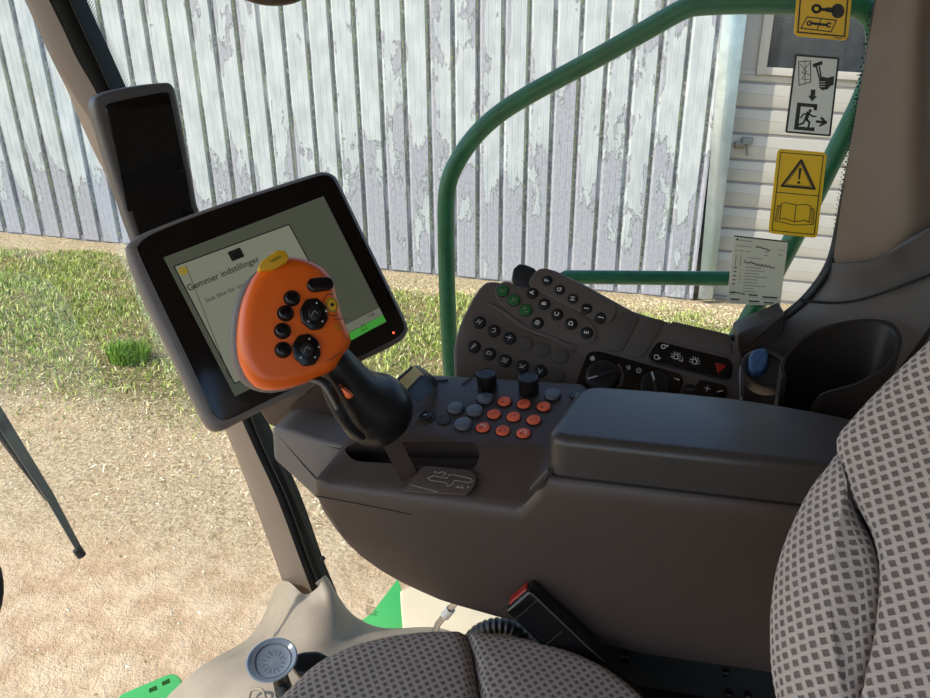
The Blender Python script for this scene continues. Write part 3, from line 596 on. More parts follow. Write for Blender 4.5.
# ================================================================== ARMREST CONSOLE
V0 = .738; LIP = -.505
def bott(r):
    return float(np.interp(r, [-.387,-.381,-.369,-.345,-.314,-.265,-.214,-.14,-.067,.059,.215,.40], [-.546,-.572,-.592,-.628,-.653,-.677,-.694,-.705,-.713,-.727,-.722,-.72]))
def rleft(v): return float(np.interp(v,[.738,.80,.95],[-.387,-.362,-.295]))
def rright(v): return float(np.interp(v,[.738,.80,.94],[-.106,-.088,-.052]))
con = empty('armrest_console', K(-.1,V0,-.72), 'dark brown armrest console with keypad, two knobs and padded lid', 'armrest')
FO = lambda r: -.459+.02*(r+.1)
FA = lambda r: -.425+.03*(r+.1)
w = MB(); rings = []
ts = [0,.008,.03,.07,.13,.2,.3,.4,.5,.6,.7,.8,.88,.94,.97,1.0]
seamz = lambda r: np.interp(r,[-.387,-.264,-.1],[-.530,-.537,-.545])
def ring(rf, lip, fold, far, inset=0.):
    r0 = rf(V0); b = bott(r0); h = lip-b
    f = min(1,h/.12)
    pts = [(V0+.05,b+.001),(V0+.022,b+.002),(V0+.008,b+.012*f),(V0+.002,b+.035*f),(V0,lip-.55*h if h<.1 else lip-.085),(V0,lip-.028*f),(V0+.001,lip-.014*f),(V0+.005,lip-.005),(V0+.014,lip)]
    pts += [(V0+.04,lip*.6+fold*.4),(.806,fold-.002),(.820,fold+.002),(.885,fold*.5+far*.5),(.94,far-.002),(.953,far-.004),(.958,far-.012),(.959,far-.05),(.93,b+.02)]
    return [K(rf(v), v+inset*(1 if v < .87 else -1)*.6, z) for v,z in pts]
for t_ in ts:
    rf = lambda v, t_=t_: rleft(v)*(1-t_)+rright(v)*t_
    e = max(0,1-t_/.07); e2 = 1-math.sqrt(max(0,1-e*e)) if t_ < .07 else 0
    rings.append(ring(rf, LIP+.012*e-.012*e2, FO(rf(.8))-.008*e2, FA(rf(.9))-.010*e2, .012*e2))
# riser up to the lid seat
rings.append(ring(lambda v: rright(v)+.010, -.490, -.457, -.432)); rings.append(ring(lambda v: rright(v)+.026, -.468, -.457, -.434))
rings.append(ring(lambda v: rright(v)+.032, -.4565, -.457, -.440))
for r_ in (.0,.06,.12,.2,.3,.42): rings.append(ring(lambda v, r_=r_: r_, -.4555, -.4555, -.449))
w.loft(rings, 'console_plastic'); body = w.build('body', con)
PBf = Fr(K(-.26,.745,-.503), R, O*.066+ZZ*.046); PA = Fr(K(-.2,.820,FO(-.2)+.0022), R+ZZ*.025, O*.120+ZZ*(FA(-.2)-FO(-.2)-.004))
# slot in the pod
c = MB(); c.slab(PBf, rp(PBf.uvs([(341,447),(356,440),(478,441),(480,455),(474,468),(400,462),(352,459)]),.012,6), .03, .085, 'void_black', .001, 1); boolean(body, c)
if body.data.materials.find('void_black') < 0: body.data.materials.append(MATS['console_dark'])
w = MB(); sm = cr([K(-.386,V0,-.531),K(-.34,V0,-.5335),K(-.30,V0,-.536),K(-.264,V0,-.539),K(-.25,V0,-.5402)],6); w.tube(sm,.0008,'void_black',6); w.build('seam', con); w = MB()
w.tube(cr([PA.pt(*PA.uv(462,385),.0003),PA.pt(*PA.uv(476,374),.0003)],2),.0008,'void_black',6); w.build('seam', con); w = MB(); w.tube([PA.pt(*PA.uv(430,381),.0),PA.pt(*PA.uv(448,380),.0)],.0009,'void_black',6); w.build('trim_line', con)
# gate plate with the shift pattern
w = MB(); gp = PBf.uvs([(402,492),(424,466),(472,471),(478,478),(474,489),(466,496)],.0); w.slab(PBf, rp(gp,[.004,.008,.012,.012,.01,.003]), .003, .006, 'console_plastic', .0015); G2 = PBf.off(.0034)
gq = quad(G2,(424,468),(477,473),(470,495),(406,489))
def gl(pts, wd=.0009, closed=False): w.ribbon(G2,[gq(*p) for p in pts],wd,0,'grey_print',closed=closed)
gl([(.20,.42),(.27,.30),(.52,.36),(.52,.20),(.62,.18),(.93,.28),(.97,.38),(.92,.46),(.66,.42),(.66,.60),(.60,.72),(.55,.56),(.27,.52)],.0009,True)
gl([(.30,.18),(.38,.08),(.46,.16),(.42,.26)]); gl([(.24,.14),(.26,.12)],.0016); gl([(.78,.62),(.74,.72),(.86,.72),(.82,.6)]); gl([(.92,.66),(.94,.67)],.0018); gl([(.02,.80),(.5,1.0)])
w.build('gate_plate', con, label='raised plate with the engraved lever pattern')
# buttons
def btn(mb, fr, px, py, rad, h, mt, ring_=.0014, ell=1., mtr='void_black'):
    u,v = fr.uv(px,py,h*.8); f2 = Fr(fr.pt(u,v,.0012), fr.x+fr.n*.07-0*fr.x, fr.y); mb.disc(fr,u,v,-.0006,rad+ring_,.0012,mtr,.0005,24,ell); mb.disc(f2,0,0,-.003,rad,h+.0015,mt,min(.002,h*.8),24,ell); return u,v
OR = [(504.3,400.5),(523.7,403.1),(543.8,405.5),(493.8,413.2),(513.5,415.8),(533.8,418.8),(482.8,426.4),(502.7,429.6),(523.3,432.2)]
for k,(x,y) in enumerate(OR):
    w = MB(); u,v = btn(w,PA,x,y,.0100,.0032,'orange_button')
    T = PA.off(.0034)
    if k in (0,2): w.disc(T,u-.002,v-.004,0,.0013,.0002,'void_black',.0001,10)
    elif k in (1,6,7,8):
        w.disc(T,u-.003,v-.0035,0,.0013,.0002,'void_black',.0001,10); w.ribbon(T,[(u-.004,v+.001),(u,v+.004),(u+.004,v+.001),(u+.003,v-.003)],.0008,0,'white_print' if k in (6,8) else 'red_print')
    else: w.ribbon(T,[(u-.003,v-.002),(u+.004,v+.002),(u+.004,v-.001)],.0006,0,'red_print')
    w.build('button', con)
for x,y,rr in ((485,397,.0115),(455.5,406.7,.0115),(474.8,409.3,.0118),(463,422.6,.0120),(552.7,393,.0118)):
    w = MB(); u,v = btn(w,PA,x,y,rr,.006,'grey_button',.001); w.build('button', con, label='grey domed button')
w = MB(); x,y = 425.2,417.2; u,v = PA.uv(x,y); w.slab(PA, rp([(u-.014,v-.011),(u+.010,v-.013),(u+.016,v+.002),(u+.012,v+.013),(u-.010,v+.012),(u-.016,v)],.004), .001,.002,'console_dark',.0008); w.disc(PA,u,v,0,.0105,.004,'satin_black',.0015); w.ribbon(PA,[(u-.002,v),(u+.002,v+.001)],.0012,.0044,'white_print'); w.build('button', con, label='black round button on a bevelled plate')
w = MB(); u,v = PA.uv(444,420.5); w.disc(PA,u,v,0,.0095,.0006,'console_dark',.0005); w.ribbon(PA,[(u+.0095*math.cos(a),v+.0095*math.sin(a)) for a in np.linspace(0,6.283,24,endpoint=False)],.0006,.0008,'void_black',closed=True); w.build('button_blank', con)
w = MB(); u,v = btn(w,PA,578,395,.0105,.003,'gloss_black'); w.ribbon(PA,[(u-.003,v-.003),(u+.003,v-.003),(u,v+.0035)],.0007,.0034,'white_print',closed=True); w.build('button', con, label='black button with a small triangle')
def knurl(name,parent,fr,px,py,rad,h,label=None):
    u,v = fr.uv(px,py,0); w = MB(); n = 48; rings = []
    for r_,z in ((rad*1.04,0),(rad*1.04,.003),(rad*.97,.0035),(rad,.005),(rad,h-.003),(rad*.95,h-.0008),(rad*.86,h),(rad*.80,h-.0008)):
        rings.append([fr.pt(u+(r_-(.0007 if (k%2 and .004<z<h-.002) else 0))*math.cos(2*math.pi*k/n),v+(r_-(.0007 if (k%2 and .004<z<h-.002) else 0))*math.sin(2*math.pi*k/n),z) for k in range(n)])
    w.loft(rings,'satin_black'); o = w.build(name,parent,25)
    if label: o['label'] = label
knurl('rotary_knob',con,PA,487.3,387,.0146,.0255); knurl('rotary_knob',con,PA,528.8,391,.0146,.0255)
# finger latch and lid
w = MB(); fr = Fr(K(-.075,V0-.001,-.475), R, ZZ); w.slab(fr, rp(fr.uvs([(529,489),(546,469),(551,470),(549,476),(540,488),(533,491)]),.004), .002,.006,'lid_plastic',.002); w.build('latch', con)
def lidring(ins, z):
    return [K(a,b,z) for a,b in lout(ins)]
w = MB(); LFr = Fr(K(0,0,-.402), R, O)
lo = rp([(-.080,V0-.001),(.40,V0-.001),(.40,.83),(.29,.872),(.20,.896),(.10,.905),(-.050,.899)],[.030,.04,.05,.06,.08,.08,.035],7)
w.slab(LFr, lo, 0, .0515, 'lid_plastic', .013, 8, under=False); lid = w.build('padded_lid', con, 60)
w = MB(); w.slab(Fr(K(0,0,-.4525),R,O), rp([(-.070,V0+.001),(.36,V0+.001),(.38,.87),(.12,.895),(-.04,.89)],.01),0,.006,'void_black',.001); w.build('lid_gasket', lid)
# ================================================================== CONTROL LEVER
lev = empty('control_lever', Dp(404,470,.93), 'orange and black multi-function lever in front of the touchscreen', 'lever')
HD = facing(290,325,.80,6,8,0)
oc = [(257.4,271),(264,264),(272,260),(282,257.5),(293,257),(303,258.5),(312,262),(320,266),(326,271),(332,279),(335,288),(337,298),(340.5,309),(344,320.5),(349,332),(351.5,341),(348,349),(342,356.5),(336,367),(329.7,373),(322,376),(313.6,379),(304,383.5),(293,387),(282,389.5),(272.3,390.2),(264,389.5),(256.3,386.8),(250,381),(244.8,373.5),(240.5,364),(238,354.7),(237,343),(237.2,331.7),(238.3,320),(240.2,308.8),(243,298),(247,288.2),(251.5,279)]
w = MB(); P_ = [HD.uv(*p) for p in oc]
w.slab(HD, P_, .012, .030, 'orange_plastic', .015, 8)
# slight swelling of the face along the left
hd_ = w.build('head', lev, 60, label='orange head')
w = MB(); HB = HD; bo = [(257,268),(250,274),(243,283),(238,293),(234,305),(231.5,318),(230,335),(230,348),(231.5,360),(235,369),(240,378),(247,384.5),(255,389),(264,391.5),(275,392),(290,389.5),(310,383),(325,377),(336,368),(342,352),(336,310),(325,280),(310,266),(290,262),(270,264)]
w.slab(HD, [HD.uv(*p) for p in bo], -.013, .028, 'grey_shell', .010, 5, under=True); w.build('back_shell', lev, 60, label='grey back half of the head')
T = HD.off(.0115)
w = MB(); fr = T; yb = [(257.5,268),(261,262.5),(276,252),(284,252),(288.5,259),(286,264),(274,271),(259,272)]; w.slab(T, rp(T.uvs(yb),.002), .010, .020, 'yellow_plastic', .0018); w.slab(T, rp(T.uvs([(268,262),(278,255.5),(283,256),(275,262)],.010),.001), .0105,.001,'yellow_dark',.0004); w.build('thumb_button', hd_, label='yellow button on top')
w = MB(); c_ = np.array(T.uv(306.5,285)); e_ = np.array(T.uv(333,285)); mid = (c_+e_)/2; hw = .0148; hr = .0078; P_ = [(mid[0]+(hw-hr)*(1 if math.cos(a)>0 else -1)+hr*math.cos(a), mid[1]+hr*math.sin(a)) for a in np.linspace(0,6.283,28,endpoint=False)]
w.slab(T,P_,.0075,.008,'gloss_black',.003); w.build('rocker_switch', hd_)
for x,y in ((291.8,298.5),(285.4,313.4),(282.4,331),(283,350)):
    w = MB(); u,v = T.uv(x,y); w.disc(T,u,v,0,.0092,.0012,'void_black',.0008); w.disc(T,u,v,0,.0078,.006,'gloss_black',.003,20); w.build('button', hd_)
for k,(x,y,rd) in enumerate(((313.6,314.5,.0172),(306.2,350.2,.0172))):
    w = MB(); u,v = T.uv(x,y); n=8
    w.slab(T, rp([(u+rd*.92*math.cos(a),v+rd*1.1*math.sin(a)) for a in (np.arange(8)+.5)*math.pi/4],.003), .005,.006,'gloss_black',.002)
    w.slab(T, rp([(u+rd*.42*math.cos(a),v+rd*.5*math.sin(a)) for a in (np.arange(8)+.5)*math.pi/4],.002), .0075,.004,'satin_black',.0012)
    for a,l_ in ((.1,.78),(1.2,.72),(-.9,.7),(3.9,.62)): w.disc(T,u+rd*l_*math.cos(a),v+rd*l_*math.sin(a),.0052,.0010,.0003,'white_print',.0001,8)
    w.ribbon(T,[(u-rd*.25,v-rd*.15),(u,v+rd*.2),(u+rd*.2,v)],.0008,.008,'grey_print'); w.build('direction_pad', hd_)
w = MB(); u,v = T.uv(332,305); w.disc(T,u,v,0,.0086,.0012,'yellow_dark',.0008,20,.8); w.disc(T,u,v,.001,.0058,.001,'yellow_plastic',.0005,20,.75); w.disc(T,u,v,.002,.0022,.0006,'void_black',.0003,10); w.ribbon(T,[(u+.0115*math.cos(a)*.85,v+.0125*math.sin(a)) for a in np.linspace(1.2,5.2,14)],.0009,.0006,'console_dark'); w.build('speed_button', hd_, label='yellow ringed button')
w = MB(); pts=[T.uv(*p) for p in ((347,320),(338,319),(326,324),(320,334),(318,346),(321,356),(329,360),(341,352))]; w.ribbon(T,cr([A3(*p) for p in pts],5),.0007,.0004,'console_dark'); u,v = T.uv(338.5,327); w.ribbon(T,[(u+.0036*math.cos(a),v+.0036*math.sin(a)) for a in np.linspace(0,6.283,12,endpoint=False)],.0009,.0006,'yellow_dark',closed=True); w.ribbon(T,[(u,v-.002),(u,v+.002)],.0009,.0006,'yellow_dark'); w.build('engraving', hd_)
w = MB()
gpts = [(326,352,.822,15),(333,362,.828,20),(342,374,.838,22),(352,388,.85,26),(362,399,.864,32),(371,406,.876,36.5),(377,411,.886,36.5),(383,416,.90,33),(389,423,.91,24),(393,429,.915,12)]
pp = cr([Dp(x,y,dd) for x,y,dd,_ in gpts],4); rr = cr([A3(q[3]*q[2]/F,0,0) for q in gpts],4); w.tube(pp,[float(a[0]) for a in rr],'satin_black',28); gr = w.build('grip', lev, 70)
w = MB(); pp = cr([Dp(313,379,.805),Dp(325,384,.80),(Dp(332,398,.805)),Dp(340,413,.81),Dp(350,427,.822),Dp(363,438,.84)],5); w.tube(pp,[.004+.0035*math.sin(math.pi*k/(len(pp)-1)) for k in range(len(pp))],'black_rubber',12); w.tube(cr([Dp(310,380,.80),Dp(322,384,.796),(Dp(330,396,.797)),Dp(337,409,.80)],5),.0022,'grey_shell',10); w.build('highlight_ridge', gr, 70)  # grey tube along the rubber ridge stands in for the highlight on the grip
w = MB(); fr = facing(347,391,.80,0,0,0); w.slab(fr, rp(fr.uvs([(339,384),(347,389),(354,395),(350,399),(346,398)]),.002), .006,.016,'orange_plastic',.002); w.build('trigger', gr, label='small orange trigger')
w = MB(); a_, b_ = Dp(384,428,.900), Dp(409,476,.955); fr = Fr(a_, b_-a_, np.cross(b_-a_, -a_)); l_ = np.linalg.norm(b_-a_); w.slab(fr, [(0,-.0115),(l_,-.0115),(l_,.0115),(0,.0115)], .004,.012,'console_plastic',.003); w.build('stem', lev)
# yellow tab lever behind it
yl = empty('park_switch', PA.pt(*PA.uv(415,398)), 'black rocker lever with yellow tab behind the orange lever', 'switch')
fr = Fr(Dp(413,386,1.03), Dp(432,392,1.03)-Dp(398,384,1.03), ZZ*.9-O*.1); w = MB()
q4 = [Dp(396,379,1.0),Dp(412,366.5,1.03),Dp(430,381,1.03),Dp(433,389,1.02),Dp(418,402,.99),Dp(403,394,.98)]; n_ = O*.035-ZZ*.01
cen = sum(q4)/6; w.loft([q4,[p*1.0+n_*.3 for p in q4],[cen+(p-cen)*.92+n_ for p in q4]],'satin_black'); w.build('housing', yl)
w = MB(); q4 = [Dp(397.5,380,.955),Dp(411.5,367.5,.99),Dp(421.5,376,.985),Dp(407,391,.945)]; w.loft([[p for p in q4],[p+O*.012-ZZ*.003 for p in q4]],'sticker_yellow'); w.tube([q4[0],q4[1]],.0022,'black_rubber',8); w.tube([q4[3],q4[2]],.0018,'black_rubber',8); w.build('tab', yl, label='yellow tab')
# ================================================================== TOUCHSCREEN MONITOR
sO = A3(-0.32899974,0.74760173,-0.18670898)*1.12; sa = A3(0.75570364,0.4994464,0.2319379)*.211*1.12; sb = A3(0.46263893,-0.28044504,-0.9225231)*.158*1.12
MF = Fr(sO, sa, -sb)
if MF.n.dot(sO) > 0: print('monitor frame flipped')
mon = empty('touchscreen_monitor', sO+sb+sa*.6-MF.n*.05, 'large tilted touchscreen monitor showing a settings dialog', 'monitor')
ho = cr([(125.5,252),(127,243),(135,236),(150,228.5),(190,213),(240,195.5),(290,179.5),(316,171.5),(326,170),(335,173.5),(341,182),(362,226),(385,273),(405,314),(409.5,327),(406,336.5),(394,345.5),(350,367),(290,397),(240,422),(226,429.5),(216,431.5),(208,427),(200,414),(170,352),(140,290)],3,True)
w = MB(); w.slab(MF, [MF.uv(p[0],p[1],.004) for p in ho], .004,.045,'grey_shell',.010,6); w.build('housing', mon, 60)
bo = cr([(137,252),(138,245),(144,238.5),(160,230),(200,214.5),(250,197),(300,181),(318,175.5),(327,174.5),(333,178),(338,186),(360,231),(382,276),(401,315),(404.5,326),(402,333),(391,341),(350,361),(290,390),(243,413),(229,419),(221,420),(214,415),(206,401),(175,335),(152,286)],3,True)
w = MB(); w.slab(MF, [MF.uv(p[0],p[1],.006) for p in bo], .0065,.003,'display_black',.002,3); bz = w.build('bezel', mon, 60); w = MB(); w.disc(MF,*MF.uv(393.5,332.7,.007),.0066,.0014,.0005,'led_red',.0003,12); w.build('indicator_light', bz)
w = MB(); SFm = MF.off(.0069); U = lambda *p: [SFm.uv(*q) for q in p]
w.slab(SFm, U((163.5,257.5),(323.5,196),(386.5,322),(235,396.5)), 0,.001,'scr_bg',.0002,1)
S2 = .0004
dlg = [(174,266.5),(288.5,224.5),(355,352),(233,381.5)]
dlg = [(174,266.5),(289,224.5),(350.5,338),(234.5,383.5)]
w.flat(SFm,U(*dlg),S2,'scr_dialog',.0001); w.ribbon(SFm,U(*dlg),.0014,S2*1.5,'scr_black',.0001,True); w.ribbon(SFm,U((186,266),(230,378)),.0007,S2*1.6,'scr_dark',.0001)
icn = SFm.uv(236,254.5); w.slab(SFm, rp([(icn[0]-.0085,icn[1]-.0065),(icn[0]+.0085,icn[1]-.0065),(icn[0]+.0085,icn[1]+.0065),(icn[0]-.0085,icn[1]+.0065)],.002),S2*2.2,.0003,'scr_dark',.0001,1); w.slab(SFm, [(icn[0]-.0055,icn[1]-.0038),(icn[0]+.0055,icn[1]-.0038),(icn[0]+.0055,icn[1]+.0038),(icn[0]-.0055,icn[1]+.0038)],S2*2.8,.0003,'scr_black',.0001,1)
yi = SFm.uv(183,271); w.disc(SFm,yi[0],yi[1],S2,.0055,.0004,'scr_yellow',.0002,16); w.text(SFm,'i',yi[0],yi[1],S2*3,.009,'scr_dialog')
t0 = np.array(SFm.uv(188.5,291.5)); t1 = np.array(SFm.uv(257,262.5)); an = math.atan2(t1[1]-t0[1],t1[0]-t0[0])
w.text(SFm,'Gemmer indstillinger',t0[0],t0[1],S2*3,.0111,'scr_black',an,False,bold=.0001)
t0 = np.array(SFm.uv(206,303)); w.text(SFm,'Sluk ikke for maskinen',t0[0],t0[1],S2*3,.0078,'scr_dark',an,False)
w.flat(SFm,U((300,348),(379.2,307.5),(382.7,314.8),(303.5,355.5)),S2*2,'scr_bar',.0001); w.ribbon(SFm,U((300,348),(379,307)),.0005,S2*3,'scr_dark',.0001); w.flat(SFm,U((343.5,336),(382.7,315),(386,321.5),(347,342.8)),S2*3,'scr_green',.0001)
bl = SFm.uv(363.5,327.5); w.ribbon(SFm,[(bl[0]+a*.0042,bl[1]+b*.0042) for a,b in ((-1,-.8),(-.6,-.2),(-.5,.6),(0,1.1),(.5,.6),(.6,-.2),(1,-.8))],.0006,S2*4,'scr_black',.0001,True); w.text(SFm,'1:08',*SFm.uv(371,315.5),S2*4,.006,'scr_dark',an)
w.build('screen', mon, label='lit screen with a grey dialog')
w = MB(); br = Fr(Dp(300,405,1.08), R*.9+O*.1, ZZ*.96-O*.2); w.slab(br, rp(br.uvs([(255,405),(290,370),(338,366),(342,400),(338,420),(316,439),(300,436),(268,426)]),.006), .0,.07,'console_plastic',.006,under=True); w.build('mounting_block', mon)
# shelf at the front of the console
w = MB(); sh = Fr(K(0,.80,0), R, ZZ); w.slab(sh, rp(sh.uvs([(271,429),(283,428),(318,440),(345,446),(352,520),(316,500),(298,483),(273,460)]),[.006,.006,.01,.004,.004,.004,.01,.006]), .0,.12,'grey_shell',.007,under=True); w.build('front_arm', con, label='lighter grey arm carrying the monitor')
# ================================================================== DARK PILLAR DISPLAY
pd = empty('pillar_display', Vp(150,160,1.15), 'tall dark narrow display fixed to the front pillar', 'display')
PD = Fr(Dp(150,165,1.18), A3(*(Dp(176,84,1.18)-Dp(96,100,1.15))), A3(*(Dp(100,100,1.15)-Dp(136,235,1.17)))); 
w = MB(); o_ = cr([(94.5,110),(95,100),(100,95.5),(112,91),(140,85.5),(162,83),(170,83),(174.5,87),(177,94),(183,125),(190.5,165),(198,205),(204,238),(150,262),(135,240),(118,190),(104,145)],3,True)
w.slab(PD,[PD.uv(*p) for p in o_],.0,.035,'pillar_low',.007,5); w.build('housing', pd, 60)
w = MB(); o_ = cr([(105.5,112),(106,106),(111,103),(125,99.5),(150,94.5),(162,92.5),(168,93),(170.5,97),(176,124),(184,165),(191.5,205),(197,232),(150,250),(138,232),(124,180),(112,135)],3,True)
w.slab(PD,[PD.uv(*p) for p in o_],.003,.004,'display_black',.0015,2); q = quad(PD.off(.0031),(109,115),(171,103),(189,190),(128,212)); w.flat(PD.off(.0033),[q(0,0),q(1,0),q(1,1),q(0,1)],0,'gloss_black',.0002); w.build('screen', pd, 60)
# ================================================================== KEYPAD PANEL
KP = Fr(Vp(600,390,1.035), A3(*(R*.95-ZZ*.16)), ZZ)
nn = -O*math.cos(math.radians(38))+ZZ*math.sin(math.radians(38)); xx = R*math.cos(math.radians(-12))+np.cross(nn,R)*math.sin(math.radians(-12)); KP = Fr(Vp(600,390,1.03), xx, np.cross(nn,xx))
kp = empty('keypad_panel', KP.pt(0,-.05,-.03), 'tilted dark panel of lettered keys and heater knobs behind the armrest', 'control panel')
w = MB(); ob = [(459,400),(453.5,372),(453,350),(456,335),(462,318),(471,300),(480,286),(487,281),(497,281),(512,286),(526,290),(533,281),(538,271),(545,267),(556,270),(585,284),(612,299),(634,311),(660,319),(700,330),(728,337),(739,344),(743,356),(743,380),(741,400),(735,412),(600,430)]
w.slab(KP, rp(KP.uvs(ob),.006,3), 0,.045,'panel_plastic',.006,5,under=True); w.build('housing', kp, 60)
w = MB(); wh = [(511,279),(513,268),(519,263),(526,264),(535,268),(538,275),(534,287),(524,290)]; w.slab(KP.off(-.006), rp(KP.uvs(wh),.003), .006,.03,'black_rubber',.005,4); w.build('thumb_wheel', kp)
K1 = KP.off(.0)
w = MB()
w.slab(KP, rp(KP.uvs([(529,279),(539,268.5),(549,269),(585,286.5),(612,303),(618,309),(613,322),(604,325),(570,308),(541,293),(530,288)]),.010,5), .0035,.004,'panel_plastic',.0028,4)
w.slab(KP, rp(KP.uvs([(494,289),(502,281.5),(511,282.5),(526,289),(540,287),(590,320),(599,334),(592,345),(575,344),(545,335),(530,333),(497,300)]),.012,5), .0022,.003,'panel_plastic',.0020,4)
w.slab(KP, rp(KP.uvs([(466,318),(474,311),(490,316),(530,334),(584,355),(580,385),(560,392),(456,376),(457,345)]),.012,5), .0012,.002,'panel_plastic',.0012,3)
rr_ = cr([A3(*KP.uv(487,303)),A3(*KP.uv(505,313)),A3(*KP.uv(529,330)),A3(*KP.uv(552,338)),A3(*KP.uv(577,350))],5); w.tube([KP.pt(p[0],p[1],.001) for p in rr_],[.002+.0025*math.sin(math.pi*k/(len(rr_)-1)) for k in range(len(rr_))],'panel_plastic',10)
kf = w.build('key_field', kp, 60, label='raised fields around the keys')
def key(px,py,mt,txt=None,rad=.0092,ring_=.0012,hh=.0055,tm='white_print',size=.0105,glyph=None,ell=1.):
    u,v = KP.uv(px,py,hh); w = MB(); w.disc(KP,u,v,.001,rad+ring_,.0025,'void_black',.001); w.disc(KP,u,v,.002,rad,hh-.002,mt,.0016,24,ell)
    if txt: w.text(KP,txt,u,v,hh+.0004,size,tm,math.pi/2+.15,bold=.0002)
    if glyph is not None:
        for s_ in glyph: w.ribbon(KP,[(u+a*rad,v+b*rad) for a,b in s_],.0008,hh+.0003,tm)
    w.build('key', kf)
for (x,y),c_ in zip([(532,292.5),(544,303.5),(556.9,314),(571,323.3),(586.6,332.4),(546.9,280.3),(559.5,289.4),(572.7,298.5),(586.6,308.4),(600.4,317.3)],'ABCDEFGHIJ'): key(x,y,'satin_black',c_)
for (x,y),g_ in zip([(502.3,290.3),(513.8,299.7),(525.5,309.7)],([[(-.5,.3),(-.1,-.3),(.5,.4)]],[[(-.4,-.4),(.4,.4)],[(-.4,.4),(.4,-.4)]],[[(-.5,.2),(.1,.2)],[(-.2,-.1),(-.2,.5)],[(0,-.4),(.5,-.2)]])): key(x,y,'green_button',rad=.0100,glyph=g_,tm='grey_print')
key(537.4,322.5,'satin_black',glyph=[[(-.4,-.3),(-.3,.3),(.1,.4),(.4,.1),(.2,-.4),(-.4,-.3)],[(-.2,0),(.2,.0)],[(0,.3),(0,-.3)]])
GL = [[[(-.4,-.3),(-.1,.4)],[(.1,-.4),(.4,.4)],[(-.3,0),(.3,.1)]],[[(-.3,-.4),(.3,-.2),(.1,.4),(-.3,.2)]],[[(-.5,0),(.5,.1)],[(0,-.4),(.1,.4)]],[[(-.3,-.5),(0,.5),(.3,.2),(-.3,-.5)]],[[(-.4,-.2),(.4,-.1),(.3,.3),(-.3,.3),(-.4,-.2)]],[[(-.4,-.3),(-.4,.3),(0,.3),(0,-.3),(-.4,-.3)],[(.2,-.4),(.4,.4)]],[[(-.5,.3),(0,-.1),(.5,.3)],[(-.4,-.3),(.4,-.2)]],[[(-.3,.3),(0,-.4),(.3,.3)]]]
for (x,y),g_ in zip([(479,321.8),(493.7,330.2),(509,337.6),(473.7,346.2),(489,353.4),(504.9,360.3),(522,366),(540,370.6)],GL): key(x,y,'satin_black',rad=.0100,glyph=g_)
for x,y in ((525.4,343.6),(542.6,350),(560.7,356.5),(557,375.5)):
    w = MB(); u,v = KP.uv(x,y); w.disc(KP,u,v,.0,.0128,.0035,'panel_pad',.0016); w.build('key_blank', kf)
for k,pl in enumerate(([(620,311),(641,316),(622,353),(602,349)],[(646.7,317),(666,321),(643,359),(624,355.5)],[(671,321),(731,335),(733,356.5),(662,339)])):
    w = MB(); w.slab(KP, rp(KP.uvs(pl),.009), .002,.003,'panel_pad',.0016); w.build('blank_cover', kp)
w = MB(); w.slab(KP, rp(KP.uvs([(658,341.5),(729,359),(733,365),(731,379),(724,380.5),(651,363),(647.5,357)]),.007), .003,.004,'gloss_black',.0015)
def gy(px,py,segs,s_=.0062,mt='white_print',h=.0034,wd=.0009):
    u,v = KP.uv(px,py,h)
    for sg in segs: w.ribbon(KP,[(u+a*s_,v+b*s_) for a,b in sg],wd,h,mt)
lamp = [[(-.5,-.6),(.5,-.6),(.5,.5),(-.5,.5),(-.5,-.6)],[(-1.2,-.3),(-.8,-.3)],[(-1.2,.4),(-.8,.3)],[(.8,-.3),(1.2,-.3)],[(.8,.3),(1.2,.5)],[(-.7,1.1),(-.5,.8)],[(0,1.2),(0,.8)],[(.7,1.1),(.5,.8)]]
gy(676,356.5,lamp); gy(681,359,[[(-.3,-.5),(.5,-.5),(.3,.4)]]); gy(694.5,361.5,lamp); gy(663.5,346.5,[[(.8*math.cos(a),.8*math.sin(a)) for a in np.linspace(0,6.28,9)],[(.2,.5),(1.6,1.0),(1.3,.2)]],.0042); gy(656.5,357,[[(.9*math.cos(a),.9*math.sin(a)) for a in np.linspace(0,6.28,9)],[(.9,-.6),(1.6,.2)]],.0042)
gy(719.5,368,[[(-1,.8),(1,.8),(0,-1),(-1,.8)],[(-.4,.4),(.4,.4),(0,-.4),(-.4,.4)]],.0070,'red_print',wd=.0016); w.build('switch_strip', kp, label='glossy black strip with lamp symbols and red hazard triangle')
w = MB(); w.slab(KP, rp(KP.uvs([(588,352),(600,351.5),(680,374),(684,381),(676,398),(668,412),(575,405),(574,388)]),.008), .003,.004,'gloss_black',.0015)
gy(592.5,358.5,[[(.5+.5*math.cos(a),.5*math.sin(a)) for a in np.linspace(0,6.28,8)],[(-.5+.5*math.cos(a),.5*math.sin(a)) for a in np.linspace(0,6.28,8)],[(.5*math.cos(a),.5+.5*math.sin(a)) for a in np.linspace(0,6.28,8)],[(.5*math.cos(a),-.5+.5*math.sin(a)) for a in np.linspace(0,6.28,8)]],.0038,wd=.0007)
gy(628.5,367.5,[[(-1,.2),(-.2,.9),(.6,.6),(.8,-.4),(0,-.9),(-1,.2)],[(-.3,0),(.5,0)]],.0036,wd=.0007); gy(638.8,370.5,[[(math.cos(a),math.sin(a)) for a in np.linspace(0,6.28,10)]]+[[(1.3*math.cos(a),1.3*math.sin(a)),(1.7*math.cos(a),1.7*math.sin(a))] for a in np.linspace(0,6.28,8)],.0027,wd=.0007)
u0_,v0_ = KP.uv(602,376,.0034); w.ribbon(KP,[(u0_+.0315*math.cos(a),v0_+.0315*math.sin(a)) for a in np.linspace(-.5,.9,14)],.0032,.0036,'grey_shell')
